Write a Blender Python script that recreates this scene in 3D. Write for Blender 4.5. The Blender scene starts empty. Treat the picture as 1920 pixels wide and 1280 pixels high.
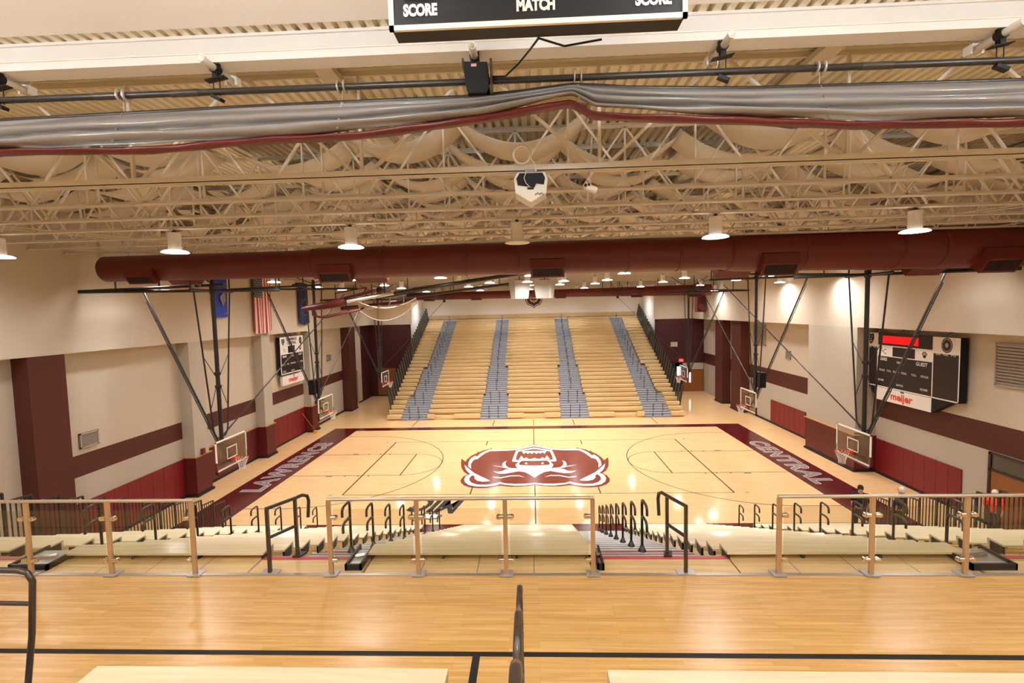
import bpy, bmesh, math, random
from mathutils import Vector, Matrix
from math import sin, cos, pi, radians, sqrt
random.seed(7)
C = bpy.context.scene.collection
SC = bpy.context.scene

# ------------------------------------------------------------------ camera
def make_camera():
    px, py, pz, yaw, pitch, roll, f = -0.0215, -26.107, 8.4403, 0.0408, -0.0648, -0.0224, 900.66
    fw = Vector((-sin(yaw)*cos(pitch), cos(yaw)*cos(pitch), sin(pitch)))
    r0 = Vector((cos(yaw), sin(yaw), 0)); u0 = r0.cross(fw)
    r = r0*cos(roll) + u0*sin(roll); u = -r0*sin(roll) + u0*cos(roll)
    cd = bpy.data.cameras.new('camera'); cam = bpy.data.objects.new('camera', cd); C.objects.link(cam)
    cd.sensor_width = 36; cd.lens = f/1920*36; cd.clip_start = 0.05; cd.clip_end = 200
    M = Matrix(((r.x, u.x, -fw.x, px), (r.y, u.y, -fw.y, py), (r.z, u.z, -fw.z, pz), (0, 0, 0, 1)))
    cam.matrix_world = M
    SC.camera = cam
make_camera()

# ------------------------------------------------------------------ world, exposure
LAMP_POWER = 250.0
w = bpy.data.worlds.new('world'); SC.world = w; w.use_nodes = True
w.node_tree.nodes['Background'].inputs[0].default_value = (0.02, 0.02, 0.02, 1)
w.node_tree.nodes['Background'].inputs[1].default_value = 0.1
vs = SC.view_settings
vs.view_transform = 'Standard'; vs.look = 'None'; vs.gamma = 1.0; vs.use_curve_mapping = False
vs.exposure = 0.06
cy = SC.cycles
cy.use_denoising = True
cy.max_bounces = 9; cy.diffuse_bounces = 6; cy.glossy_bounces = 4; cy.transmission_bounces = 6; cy.transparent_max_bounces = 12
cy.sample_clamp_indirect = 8.0; cy.caustics_reflective = False; cy.caustics_refractive = False
cy.use_light_tree = True

# ------------------------------------------------------------------ materials
MATS = {}
def rgb(*c):
    def l(v):
        v /= 255.0
        return v/12.92 if v <= .04045 else ((v+.055)/1.055)**2.4
    return tuple(l(v) for v in c) + (1,)
def mat(name, col, rough=.5, metal=0., spec=.5, coat=0., emit=None, es=0., noise=0., nscale=3., alpha=1.):
    m = bpy.data.materials.new(name); m.use_nodes = True
    nt = m.node_tree; b = nt.nodes['Principled BSDF']
    b.inputs['Base Color'].default_value = col; b.inputs['Roughness'].default_value = rough
    b.inputs['Metallic'].default_value = metal; b.inputs['Specular IOR Level'].default_value = spec
    b.inputs['Coat Weight'].default_value = coat; b.inputs['Coat Roughness'].default_value = .08
    if emit: b.inputs['Emission Color'].default_value = emit; b.inputs['Emission Strength'].default_value = es
    if alpha < 1: b.inputs['Alpha'].default_value = alpha
    g = nt.nodes.new('ShaderNodeNewGeometry'); n = nt.nodes.new('ShaderNodeTexNoise')
    n.inputs['Scale'].default_value = nscale; n.inputs['Detail'].default_value = 4
    nt.links.new(g.outputs['Position'], n.inputs['Vector'])
    mr = nt.nodes.new('ShaderNodeMapRange'); mr.inputs['To Min'].default_value = 1-noise; mr.inputs['To Max'].default_value = 1+noise
    nt.links.new(n.outputs['Fac'], mr.inputs['Value'])
    mx = nt.nodes.new('ShaderNodeMix'); mx.data_type = 'RGBA'; mx.blend_type = 'MULTIPLY'; mx.inputs[0].default_value = 1
    mx.inputs[6].default_value = col; nt.links.new(mr.outputs['Result'], mx.inputs[7])
    nt.links.new(mx.outputs[2], b.inputs['Base Color'])
    MATS[name] = m
    return m
def wood(name, c1, c2, rough=.2, coat=0., bw=1.1, rh=.057, axis='x', grain=.10, gscale=1., spec=.5, joint=.86):
    """strip flooring / planks laid along x (or y, or upright)"""
    m = bpy.data.materials.new(name); m.use_nodes = True
    nt = m.node_tree; L = nt.links; b = nt.nodes['Principled BSDF']
    g = nt.nodes.new('ShaderNodeNewGeometry')
    mp = nt.nodes.new('ShaderNodeMapping')
    if axis == 'y': mp.inputs['Rotation'].default_value = (0, 0, pi/2)
    if axis == 'xz': mp.inputs['Rotation'].default_value = (-pi/2, 0, 0)
    L.new(g.outputs['Position'], mp.inputs['Vector'])
    br = nt.nodes.new('ShaderNodeTexBrick'); br.inputs['Scale'].default_value = 1
    br.inputs['Brick Width'].default_value = bw; br.inputs['Row Height'].default_value = rh
    br.inputs['Mortar Size'].default_value = .0015; br.offset = .37; br.offset_frequency = 3
    br.inputs['Color1'].default_value = c1; br.inputs['Color2'].default_value = c2
    br.inputs['Mortar'].default_value = tuple(v*joint for v in c1[:3]) + (1,)
    L.new(mp.outputs['Vector'], br.inputs['Vector'])
    st = nt.nodes.new('ShaderNodeMapping'); st.inputs['Scale'].default_value = (1.3*gscale, 26*gscale, 26*gscale)
    L.new(mp.outputs['Vector'], st.inputs['Vector'])
    n = nt.nodes.new('ShaderNodeTexNoise'); n.inputs['Scale'].default_value = 1.; n.inputs['Detail'].default_value = 5
    n.inputs['Distortion'].default_value = .6
    L.new(st.outputs['Vector'], n.inputs['Vector'])
    mr = nt.nodes.new('ShaderNodeMapRange'); mr.inputs['From Min'].default_value = .3; mr.inputs['From Max'].default_value = .7
    mr.inputs['To Min'].default_value = 1-grain; mr.inputs['To Max'].default_value = 1+grain*.6
    L.new(n.outputs['Fac'], mr.inputs['Value'])
    mx = nt.nodes.new('ShaderNodeMix'); mx.data_type = 'RGBA'; mx.blend_type = 'MULTIPLY'; mx.inputs[0].default_value = 1
    L.new(br.outputs['Color'], mx.inputs[6]); L.new(mr.outputs['Result'], mx.inputs[7])
    L.new(mx.outputs[2], b.inputs['Base Color'])
    b.inputs['Roughness'].default_value = rough; b.inputs['Specular IOR Level'].default_value = spec
    b.inputs['Coat Weight'].default_value = coat; b.inputs['Coat Roughness'].default_value = .1
    # slight unevenness of the varnish
    n2 = nt.nodes.new('ShaderNodeTexNoise'); n2.inputs['Scale'].default_value = 6.; n2.inputs['Detail'].default_value = 2
    L.new(g.outputs['Position'], n2.inputs['Vector'])
    bp = nt.nodes.new('ShaderNodeBump'); bp.inputs['Strength'].default_value = .03; bp.inputs['Distance'].default_value = .02
    L.new(n2.outputs['Fac'], bp.inputs['Height']); L.new(bp.outputs['Normal'], b.inputs['Normal'])
    MATS[name] = m
    return m

M_court = wood('court_maple', rgb(230, 186, 130), rgb(235, 195, 143), rough=.10, coat=.0)
M_mezz = wood('mezzanine_maple', rgb(212, 168, 102), rgb(223, 184, 122), rough=.27, spec=.35, bw=.9, rh=.057, grain=.16)
M_seat = wood('bleacher_pine', rgb(240, 225, 190), rgb(244, 231, 199), rough=.15, bw=3.2, rh=.3, grain=.12, gscale=.5)
M_seatfar = wood('bleacher_pine_front', rgb(212, 184, 134), rgb(220, 194, 146), rough=.3, bw=2.1, rh=.28, grain=.12, gscale=.6)
M_deck = wood('bleacher_deck', rgb(228, 200, 146), rgb(233, 206, 154), rough=.24, bw=2.4, rh=1.2, axis='x', grain=.16, gscale=.5)
M_oak = wood('ledge_oak', rgb(190, 130, 70), rgb(198, 138, 78), rough=.35, bw=2., rh=.2, axis='y')
M_door = wood('door_oak', rgb(140, 85, 45), rgb(146, 90, 50), rough=.35, bw=3., rh=1.2, axis='y')
M_wall = mat('wall_paint', rgb(196, 184, 165), .75, noise=.03, nscale=1.2)
M_wall2 = mat('wall_paint_lower', rgb(180, 173, 158), .7, noise=.03, nscale=1.5)
M_white = mat('wall_paint_white', rgb(247, 245, 240), .7, noise=.02)
M_maroon = mat('maroon_paint', rgb(80, 30, 22), .6, noise=.04)
M_mardark = mat('maroon_panel_paint', rgb(66, 18, 18), .6, noise=.05)
M_wains = mat('maroon_wainscot_vinyl', rgb(92, 28, 30), .45, noise=.03)
M_pad = mat('red_wall_pad_vinyl', rgb(120, 22, 31), .42, noise=.03)
M_padline = mat('pad_seam', rgb(90, 14, 22), .5)
M_band = mat('court_maroon_paint', rgb(84, 18, 22), .17, noise=.05, nscale=5)
M_logo = mat('emblem_maroon_paint', rgb(122, 52, 40), .17, noise=.03)
M_line = mat('court_line_paint', rgb(72, 48, 38), .25)
M_cwhite = mat('court_white_paint', rgb(246, 244, 240), .2)
M_cgrey = mat('court_grey_paint', rgb(135, 128, 126), .2)
M_black = mat('black_powder_coat', rgb(38, 33, 30), .35, spec=.5)
M_brail = mat('brown_black_rail', rgb(56, 44, 36), .3, spec=.6)
M_plast = mat('black_plastic', rgb(18, 17, 18), .5, spec=.3)
M_rubber = mat('black_rubber', rgb(20, 18, 17), .6)
M_steel = mat('cream_truss_paint', rgb(216, 207, 190), .55, noise=.03)
M_deckr = mat('cream_roof_deck_paint', rgb(238, 230, 212), .6, noise=.03)
M_drape = mat('cream_acoustic_cloth', rgb(208, 196, 176), .85, noise=.03)
M_girder = mat('girder_paint', rgb(222, 218, 212), .45, noise=.03)
M_alu = mat('brushed_aluminium', rgb(205, 198, 190), .28, metal=.75)
M_alub = mat('tan_reflection_aluminium_post', rgb(196, 172, 140), .3, metal=.6)  # tan of reflections on the aluminium posts put into their base colour
M_chrome = mat('chrome', rgb(220, 215, 208), .12, metal=1.)
M_galv = mat('grey_step_metal', rgb(168, 168, 170), .4, metal=.1, noise=.05)
M_galvd = mat('blue_grey_step_nosing', rgb(118, 128, 148), .4, metal=.1)
M_stepd = mat('dark_step_metal', rgb(70, 72, 74), .35, metal=.3)
M_silver = mat('silver_nosing', rgb(196, 196, 196), .3, metal=.5)
M_rednose = mat('red_nosing', rgb(190, 70, 80), .4)
M_duct = mat('maroon_duct_paint', rgb(98, 26, 20), .42, noise=.04, nscale=8)
M_ductd = mat('duct_grille_dark', rgb(18, 10, 10), .7)
M_curt = mat('grey_vinyl_curtain', rgb(138, 134, 130), .24, spec=.5, noise=.05, nscale=6)
M_curtd = mat('grey_mesh_curtain', rgb(128, 116, 104), .4, noise=.05)
M_curtr = mat('maroon_vinyl_hem', rgb(92, 20, 20), .4, noise=.08, nscale=10)
M_wplast = mat('white_plastic', rgb(232, 228, 218), .35)
M_house = mat('lamp_housing_white', rgb(235, 230, 220), .4)
M_refl = mat('prismatic_reflector', rgb(240, 238, 232), .4, emit=(1., .97, .95, 1), es=5.)
M_orange = mat('rim_orange', rgb(215, 70, 35), .4)
M_net = mat('net_cord_white', rgb(235, 230, 222), .7)
M_bwhite = mat('board_white', rgb(240, 238, 234), .4)
M_wgrey = mat('vent_grey', rgb(165, 155, 145), .5)
M_skin = mat('skin', rgb(198, 150, 122), .5)
M_hair = mat('dark_hair', rgb(30, 22, 18), .6)
M_cloth = mat('black_clothing', rgb(24, 22, 28), .8)
M_cloth2 = mat('navy_clothing', rgb(28, 28, 44), .8)
M_flagr = mat('flag_red', rgb(176, 40, 36), .7)
M_flagw = mat('flag_white', rgb(226, 214, 200), .7)
M_flagb = mat('flag_canton_blue', rgb(52, 52, 84), .7)
M_bblue = mat('banner_blue', rgb(36, 60, 170), .6)
M_navy = mat('navy_flag_cloth', rgb(26, 30, 74), .7)
M_gold = mat('gold_print', rgb(214, 172, 50), .6)
M_scw = mat('scoreboard_white_panel', rgb(228, 222, 214), .5)
M_scb = mat('scoreboard_black_panel', rgb(30, 20, 18), .45)
M_led = mat('red_led_display', rgb(120, 0, 4), .5, emit=(1, .0, .006, 1), es=.9)
M_sred = mat('sponsor_red', rgb(214, 66, 50), .5)
M_sblue = mat('sponsor_blue', rgb(40, 70, 130), .5)
M_exit = mat('exit_sign_red', rgb(230, 30, 40), .4, emit=(1, .05, .06, 1), es=1.5)
M_day = mat('daylit_glass', rgb(235, 240, 250), .2, emit=(.85, .95, 1, 1), es=2.0)
M_lamp = mat('lamp_diffuser', rgb(255, 255, 255), .5, emit=(1., .965, .955, 1), es=LAMP_POWER)
def beam(m):
    # luminaire optics: brighter straight down than sideways
    nt = m.node_tree; g = nt.nodes.new('ShaderNodeNewGeometry'); d = nt.nodes.new('ShaderNodeVectorMath'); d.operation = 'DOT_PRODUCT'
    nt.links.new(g.outputs['Incoming'], d.inputs[0]); nt.links.new(g.outputs['Normal'], d.inputs[1])
    p = nt.nodes.new('ShaderNodeMath'); p.operation = 'POWER'; p.inputs[1].default_value = 1.6; nt.links.new(d.outputs['Value'], p.inputs[0])
    q = nt.nodes.new('ShaderNodeMath'); q.operation = 'MULTIPLY_ADD'; q.inputs[1].default_value = LAMP_POWER; q.inputs[2].default_value = 4.
    nt.links.new(p.outputs[0], q.inputs[0]); nt.links.new(q.outputs[0], nt.nodes['Principled BSDF'].inputs['Emission Strength'])
beam(M_lamp)
M_lampoff = mat('lamp_diffuser_off', rgb(225, 215, 195), .4)
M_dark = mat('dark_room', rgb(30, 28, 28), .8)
M_roomgrey = mat('side_room_grey', rgb(120, 124, 124), .7)
def glassmat(name, tint, refl=.10, rough=.0):
    m = bpy.data.materials.new(name); m.use_nodes = True; nt = m.node_tree
    for n in list(nt.nodes): nt.nodes.remove(n)
    o = nt.nodes.new('ShaderNodeOutputMaterial'); t = nt.nodes.new('ShaderNodeBsdfTransparent'); g = nt.nodes.new('ShaderNodeBsdfGlossy')
    t.inputs[0].default_value = tint; g.inputs['Roughness'].default_value = rough
    lw = nt.nodes.new('ShaderNodeLayerWeight'); lw.inputs[0].default_value = .5
    pw = nt.nodes.new('ShaderNodeMath'); pw.operation = 'POWER'; pw.inputs[1].default_value = 4.; nt.links.new(lw.outputs['Facing'], pw.inputs[0])
    ma = nt.nodes.new('ShaderNodeMath'); ma.operation = 'MULTIPLY_ADD'; ma.inputs[1].default_value = .85; ma.inputs[2].default_value = .035; nt.links.new(pw.outputs[0], ma.inputs[0])
    x = nt.nodes.new('ShaderNodeMixShader'); nt.links.new(ma.outputs[0], x.inputs[0])
    nt.links.new(t.outputs[0], x.inputs[1]); nt.links.new(g.outputs[0], x.inputs[2]); nt.links.new(x.outputs[0], o.inputs[0])
    MATS[name] = m; return m
M_glass = glassmat('guardrail_glass', (.90, .91, .88, 1))
M_bglass = glassmat('backboard_glass', (.80, .78, .72, 1))

# ------------------------------------------------------------------ mesh builder
def orth(d):
    d = Vector(d).normalized()
    a = Vector((0, 0, 1)) if abs(d.z) < .9 else Vector((1, 0, 0))
    u = d.cross(a).normalized(); return u, d.cross(u).normalized()
class MB:
    def __init__(s): s.v = []; s.f = []; s.m = []; s.sm = []
    def add(s, vs, fs, mi=0, smooth=False):
        k = len(s.v); s.v += [tuple(p) for p in vs]
        for f in fs: s.f.append(tuple(i+k for i in f)); s.m.append(mi); s.sm.append(smooth)
        return s
    def box(s, x0, y0, z0, x1, y1, z1, mi=0):
        x0, x1 = min(x0, x1), max(x0, x1); y0, y1 = min(y0, y1), max(y0, y1); z0, z1 = min(z0, z1), max(z0, z1)
        return s.add([(x0,y0,z0),(x1,y0,z0),(x1,y1,z0),(x0,y1,z0),(x0,y0,z1),(x1,y0,z1),(x1,y1,z1),(x0,y1,z1)],
                     [(0,3,2,1),(4,5,6,7),(0,1,5,4),(1,2,6,5),(2,3,7,6),(3,0,4,7)], mi)
    def bar(s, p, q, a, b=None, mi=0, up=None):
        """rectangular bar from p to q, a x b section"""
        b = a if b is None else b
        p, q = Vector(p), Vector(q); d = (q-p).normalized()
        if up is not None:
            u = d.cross(Vector(up)).normalized(); w_ = u.cross(d).normalized()
        else: u, w_ = orth(d)
        vs = []
        for c in (p, q):
            for i, j in ((-1,-1),(1,-1),(1,1),(-1,1)): vs.append(c + u*(i*a/2) + w_*(j*b/2))
        return s.add(vs, [(3,2,1,0),(4,5,6,7),(0,1,5,4),(1,2,6,5),(2,3,7,6),(3,0,4,7)], mi)
    def tube(s, p, q, r, n=8, mi=0, r2=None, cap=True):
        p, q = Vector(p), Vector(q); u, w_ = orth(q-p); r2 = r if r2 is None else r2
        vs = [c + (u*cos(2*pi*i/n) + w_*sin(2*pi*i/n))*rr for c, rr in ((p, r), (q, r2)) for i in range(n)]
        s.add(vs, [(i, (i+1) % n, n+(i+1) % n, n+i) for i in range(n)], mi, True)
        if cap:
            s.add(vs[:n], [tuple(range(n-1, -1, -1))], mi); s.add(vs[n:], [tuple(range(n))], mi)
        return s
    def path(s, pts, r, n=8, mi=0, closed=False, cap=True):
        pts = [Vector(p) for p in pts]; N = len(pts); rings = []
        t0 = (pts[1]-pts[0]).normalized(); u, _ = orth(t0)
        for i, p in enumerate(pts):
            a = pts[(i-1) % N] if (closed or i) else p; b = pts[(i+1) % N] if (closed or i < N-1) else p
            t = (b-a).normalized(); u = (u - t*u.dot(t)).normalized(); w_ = t.cross(u)
            rr = r[i] if isinstance(r, (list, tuple)) else r
            rings.append([p + (u*cos(2*pi*k/n)+w_*sin(2*pi*k/n))*rr for k in range(n)])
        vs = [v for g in rings for v in g]; fs = []
        for i in range(N if closed else N-1):
            j = (i+1) % N
            for k in range(n): fs.append((i*n+k, i*n+(k+1) % n, j*n+(k+1) % n, j*n+k))
        s.add(vs, fs, mi, True)
        if not closed and cap:
            s.add(rings[0], [tuple(range(n-1, -1, -1))], mi); s.add(rings[-1], [tuple(range(n))], mi)
        return s
    def prism(s, poly, axis, a, b, mi=0, mside=None):
        """polygon in the plane across axis ('x': (y,z), 'y': (x,z), 'z': (x,y)), extruded from a to b"""
        def P(p, t): return {'x': (t, p[0], p[1]), 'y': (p[0], t, p[1]), 'z': (p[0], p[1], t)}[axis]
        n = len(poly); vs = [P(p, a) for p in poly] + [P(p, b) for p in poly]
        s.add(vs, [tuple(range(n)), tuple(range(2*n-1, n-1, -1))], mi)
        k = len(s.v) - 2*n
        for i in range(n):
            s.f.append((k+i, k+(i+1) % n, k+n+(i+1) % n, k+n+i)); s.m.append(mi if mside is None else mside); s.sm.append(False)
        return s
    def flat(s, poly, z, mi=0):
        return s.add([(x, y, z) for x, y in poly], [tuple(range(len(poly)))], mi)
    def revolve(s, prof, c, n=24, mi=0, axis='z'):
        """prof = [(r,h)], around an axis through c"""
        vs = []
        for r, h in prof:
            for i in range(n):
                a = 2*pi*i/n; p = {'z': (r*cos(a), r*sin(a), h), 'y': (r*cos(a), h, r*sin(a)), 'x': (h, r*cos(a), r*sin(a))}[axis]
                vs.append((c[0]+p[0], c[1]+p[1], c[2]+p[2]))
        fs = [(j*n+i, j*n+(i+1) % n, (j+1)*n+(i+1) % n, (j+1)*n+i) for j in range(len(prof)-1) for i in range(n)]
        return s.add(vs, fs, mi, True)
    def grid(s, rows, mi=0, smooth=True):
        n = len(rows[0]); vs = [p for r in rows for p in r]
        return s.add(vs, [(j*n+i, j*n+i+1, (j+1)*n+i+1, (j+1)*n+i) for j in range(len(rows)-1) for i in range(n-1)], mi, smooth)
    def build(s, name, mats, parent=None, recalc=True):
        if not isinstance(mats, (list, tuple)): mats = [mats]
        off = Vector((0, 0, 0)); p = parent
        while p is not None: off += p.location; p = p.parent
        me = bpy.data.meshes.new(name)
        me.from_pydata([(x-off.x, y-off.y, z-off.z) for x, y, z in s.v], [], s.f)
        for m in mats: me.materials.append(m)
        me.polygons.foreach_set('material_index', s.m); me.polygons.foreach_set('use_smooth', s.sm)
        if recalc:
            bm = bmesh.new(); bm.from_mesh(me); bmesh.ops.recalc_face_normals(bm, faces=bm.faces); bm.to_mesh(me); bm.free()
        me.update()
        o = bpy.data.objects.new(name, me); C.objects.link(o)
        if parent is not None: o.parent = parent
        return o
def tag(o, label, cat, group=None, kind=None):
    o['label'] = label; o['category'] = cat
    if group: o['group'] = group
    if kind: o['kind'] = kind
    return o
def thing(name, label, cat, loc=(0,0,0), group=None):
    o = bpy.data.objects.new(name, None); C.objects.link(o); o.location = loc; o.empty_display_size = .2
    return tag(o, label, cat, group)
def struct(name, mb, mats, parent=None, recalc=True):
    o = mb.build(name, mats, parent, recalc)
    if parent is None: o['kind'] = 'structure'
    return o
def dup(o, loc, label=None, group=None):
    r = o.copy(); C.objects.link(r); r.location = loc
    if label: r['label'] = label
    if group: r['group'] = group
    for ch in list(o.children):
        c = ch.copy(); C.objects.link(c); c.parent = r
        for g in ch.children:
            d = g.copy(); C.objects.link(d); d.parent = c
    return r
ONES = ['', 'first', 'second', 'third', 'fourth', 'fifth', 'sixth', 'seventh', 'eighth', 'ninth', 'tenth', 'eleventh', 'twelfth', 'thirteenth',
        'fourteenth', 'fifteenth', 'sixteenth', 'seventeenth', 'eighteenth', 'nineteenth', 'twentieth']
def ordn(i):
    if i <= 20: return ONES[i]
    if i % 10 == 0: return {30: 'thirtieth', 40: 'fortieth', 50: 'fiftieth'}[i]
    return {2: 'twenty', 3: 'thirty', 4: 'forty'}[i//10] + '-' + ONES[i % 10]

# flat lettering as mesh: returns verts (x right, y up, 0) scaled to height 1, plus faces
def glyphs(text, offset=0., spacing=1.):
    cu = bpy.data.curves.new('t', 'FONT'); cu.body = text; cu.size = 1; cu.offset = offset; cu.space_character = spacing
    cu.resolution_u = 3; cu.align_x = 'CENTER'; cu.align_y = 'BOTTOM_BASELINE'
    o = bpy.data.objects.new('t', cu); C.objects.link(o)
    dg = bpy.context.evaluated_depsgraph_get(); dg.update()
    me = o.evaluated_get(dg).to_mesh()
    vs = [tuple(v.co) for v in me.vertices]; fs = [tuple(p.vertices) for p in me.polygons]
    o.evaluated_get(dg).to_mesh_clear(); bpy.data.objects.remove(o); bpy.data.curves.remove(cu)
    return vs, fs
def letter(mb, text, origin, right, up, height, width=None, mi=0, offset=.02, lift=0., base=None, spacing=1.):
    """text centred at origin on its baseline; right / up are unit vectors of the writing plane"""
    vs, fs = glyphs(text, offset, spacing)
    if not vs: return mb
    ref = base or (vs if offset == 0 else glyphs(text, 0)[0])
    xs = [v[0] for v in ref]; ys = [v[1] for v in ref]
    h = max(ys) - max(0, min(ys)) if False else .73
    W = max(xs)-min(xs); cx = (max(xs)+min(xs))/2
    sy = height/h; sx = sy if width is None else width/W
    R, U, O = Vector(right), Vector(up), Vector(origin); N = R.cross(U)
    return mb.add([O + R*((v[0]-cx)*sx) + U*(v[1]*sy) + N*lift for v in vs], fs, mi)

# ------------------------------------------------------------------ setting
XL, XR, XLU, XRU = -16.45, 17.0, -15.9, 16.0      # main and upper (projecting) wall planes
YB, YE, YF = -33.0, 22.0, 28.0                    # behind the camera, end walls, back of the bleacher recess
ZS, ZR = 7.3, 12.6                                # underside of the upper wall, top of the roof deck
floor = struct('floor', MB().add([(XL-.5,YB,0),(XR+.5,YB,0),(XR+.5,YF+.3,0),(XL-.5,YF+.3,0)], [(0,1,2,3)]), M_court)
# court paint: thin coats on the floor
def line(mb, x0, y0, x1, y1, wd=.05, z=.003, mi=0):
    d = Vector((x1-x0, y1-y0)).normalized(); n = Vector((-d.y, d.x))*wd/2
    return mb.flat([(x0+n.x, y0+n.y), (x1+n.x, y1+n.y), (x1-n.x, y1-n.y), (x0-n.x, y0-n.y)], z, mi)
def arc(mb, cx, cy_, r, a0, a1, wd=.05, z=.003, mi=0, n=40):
    P = []
    for i in range(n+1):
        a = radians(a0 + (a1-a0)*i/n); P.append(((cx+(r-wd/2)*cos(a), cy_+(r-wd/2)*sin(a), z), (cx+(r+wd/2)*cos(a), cy_+(r+wd/2)*sin(a), z)))
    return mb.grid([[p[0] for p in P], [p[1] for p in P]], mi, False)
b = MB()
b.flat([(-14.65,-8.42),(-12.8,-8.42),(-12.8,8.42),(-14.65,8.42)], .002); b.flat([(12.8,-8.42),(14.62,-8.42),(14.62,8.42),(12.8,8.42)], .002)
b.flat([(-12.8,7.62),(12.8,7.62),(12.8,8.42),(-12.8,8.42)], .002); b.flat([(-12.8,-8.42),(12.8,-8.42),(12.8,-7.62),(-12.8,-7.62)], .002)
b.build('border_band', M_band, floor, False)
b = MB()
for s in (-1, 1):
    line(b, s*7.01, -1.83, s*7.01, 1.83, .06)
    for q in (-1, 1):
        line(b, s*12.8, q*1.83, s*7.01, q*1.83, .045)
        line(b, s*12.8, q*6.02, s*11.2, q*6.02, .045)
        for k, xx in enumerate((9.0, 8.3, 7.75)): line(b, s*(xx+.9), q*1.83, s*(xx+.9), q*1.98, .05)
        b.flat([(s*10.55, q*1.8),(s*10.9, q*1.8),(s*10.9, q*2.02),(s*10.55, q*2.02)], .0035, 1)
        line(b, s*9.5, q*4.5, s*9.65, q*4.5, .05)
        line(b, s*3, q*4.5, s*3, q*3.55 if q > 0 else q*3.6, .06)
    arc(b, s*7.01, 0, 1.83, 90 if s < 0 else -90, -90 if s < 0 else -270, .04)
    arc(b, s*11.2, 0, 6.02, 90 if s < 0 else 90, -90 if s < 0 else 270, .045)
    line(b, s*9, -4.5, s*9, 4.5, .07); line(b, -9, s*4.5, 9, s*4.5, .04)
    line(b, s*3, 8.6, s*3, 10.4, .05); line(b, s*9, 8.6, s*9, 10.7, .05)
line(b, 0, 3.7, 0, 7.62, .06); line(b, 0, -3.4, 0, -7.62, .06); line(b, 0, 8.6, 0, 10.6, .05)
b.build('court_line', [M_line, M_cgrey], floor, False)
LOGO = {
'm0':[(0.0,3.69),(-0.39,3.3),(-0.93,2.88),(-1.53,2.71),(-2.01,2.66),(-2.5,2.62),(-2.65,2.87),(-2.7,2.72),(-3.08,2.45),(-3.31,2.04),(-3.36,2.26),(-3.4,1.92),(-3.66,1.45),(-3.82,0.82),(-3.88,0.33),(-4.18,0.86),(-4.11,0.18),(-3.95,-0.73),(-3.71,-1.45),(-3.47,-1.8),(-3.66,-2.13),(-3.72,-2.65),(-3.64,-3.02),(-3.44,-3.38),(-3.12,-3.65),(-2.68,-3.77),(-2.26,-3.74),(-1.85,-3.56),(-1.64,-3.48),(-1.2,-3.59),(-0.78,-3.6),(-0.35,-3.52),(0.0,-3.4)],
'w1':[(0.0,3.55),(-0.5,3.15),(-1.04,2.75),(-1.79,2.59),(-2.69,2.62),(-2.96,2.26),(-3.18,1.82),(-3.32,1.22),(-3.46,1.4),(-3.64,0.9),(-3.68,0.17),(-3.61,-0.52),(-3.4,-0.92),(-3.51,-0.15),(-3.47,0.51),(-3.33,0.77),(-3.26,0.69),(-3.06,1.43),(-2.87,1.95),(-2.64,2.29),(-1.78,2.31),(-1.03,2.47),(-0.5,2.86),(0.0,3.19)],
'w3':[(-3.85,-0.26),(-3.52,-0.92),(-3.15,-1.61),(-2.72,-2.15),(-2.24,-2.72),(-2.25,-2.83),(-2.6,-2.88),(-2.88,-2.73),(-3.05,-2.41),(-3.06,-2.12),(-3.26,-1.85),(-3.53,-1.39),(-3.71,-0.89)],
'w4':[(-3.34,-1.74),(-3.53,-2.07),(-3.55,-2.52),(-3.45,-2.96),(-3.21,-3.33),(-2.79,-3.54),(-2.32,-3.55),(-1.9,-3.39),(-1.7,-3.18),(-1.47,-3.33),(-0.95,-3.47),(-0.48,-3.45),(0.0,-3.28),(0.0,-3.1),(-0.48,-3.21),(-0.96,-3.23),(-1.48,-3.13),(-1.71,-2.96),(-1.92,-3.12),(-2.34,-3.31),(-2.78,-3.28),(-3.09,-3.06),(-3.27,-2.72),(-3.31,-2.34),(-3.24,-2.01),(-3.16,-1.9)],
'w5':[(0.0,-2.37),(-0.22,-1.95),(-0.5,-1.54),(-0.83,-1.39),(-1.2,-1.59),(-1.56,-1.76),(-1.88,-1.71),(-2.19,-1.35),(-1.95,-1.44),(-1.72,-1.37),(-1.55,-1.09),(-1.31,-1.02),(-1.76,-0.72),(-2.31,-0.41),(-1.82,-0.57),(-1.32,-0.84),(-0.89,-0.93),(-1.0,-0.59),(-1.03,-0.29),(-0.87,0.16),(-1.19,0.22),(-1.25,0.41),(-1.16,1.49),(-1.08,2.33),(-0.55,2.6),(0.0,2.96)],
'm1':[(0.0,2.66),(-0.55,2.36),(-0.94,2.1),(-1.03,1.32),(-1.05,0.57),(-0.88,0.48),(0.0,0.41)],
'm2':[(0.0,0.34),(-0.7,0.36),(-0.84,0.01),(-0.83,-0.35),(-0.47,-0.46),(0.0,-0.52)],
'w6':[(0.0,2.2),(-0.73,2.19),(-0.62,1.61),(-0.49,1.94),(-0.36,1.64),(-0.25,1.9),(-0.15,1.63),(0.0,1.93)],
'w7':[(0.0,0.86),(-0.15,0.7),(-0.33,0.66),(-0.45,0.96),(-0.6,0.72),(-0.74,1.31),(-0.88,0.59),(-0.47,0.49),(0.0,0.44)],
'w8':[(-0.54,-0.16),(-0.43,0.1),(-0.42,-0.08),(-0.35,-0.24),(-0.44,-0.28)],
'w9':[(-1.54,0.42),(-1.73,0.11),(-1.77,-0.35),(-1.61,-0.73),(-1.37,-0.83),(-1.56,-0.43),(-1.61,0.03)],
'w10':[(-2.13,-2.17),(-1.71,-2.28),(-1.27,-2.03),(-0.81,-2.0),(-0.49,-2.31),(-0.81,-2.12),(-1.26,-2.16),(-1.7,-2.41),(-2.07,-2.33)]}
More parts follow.
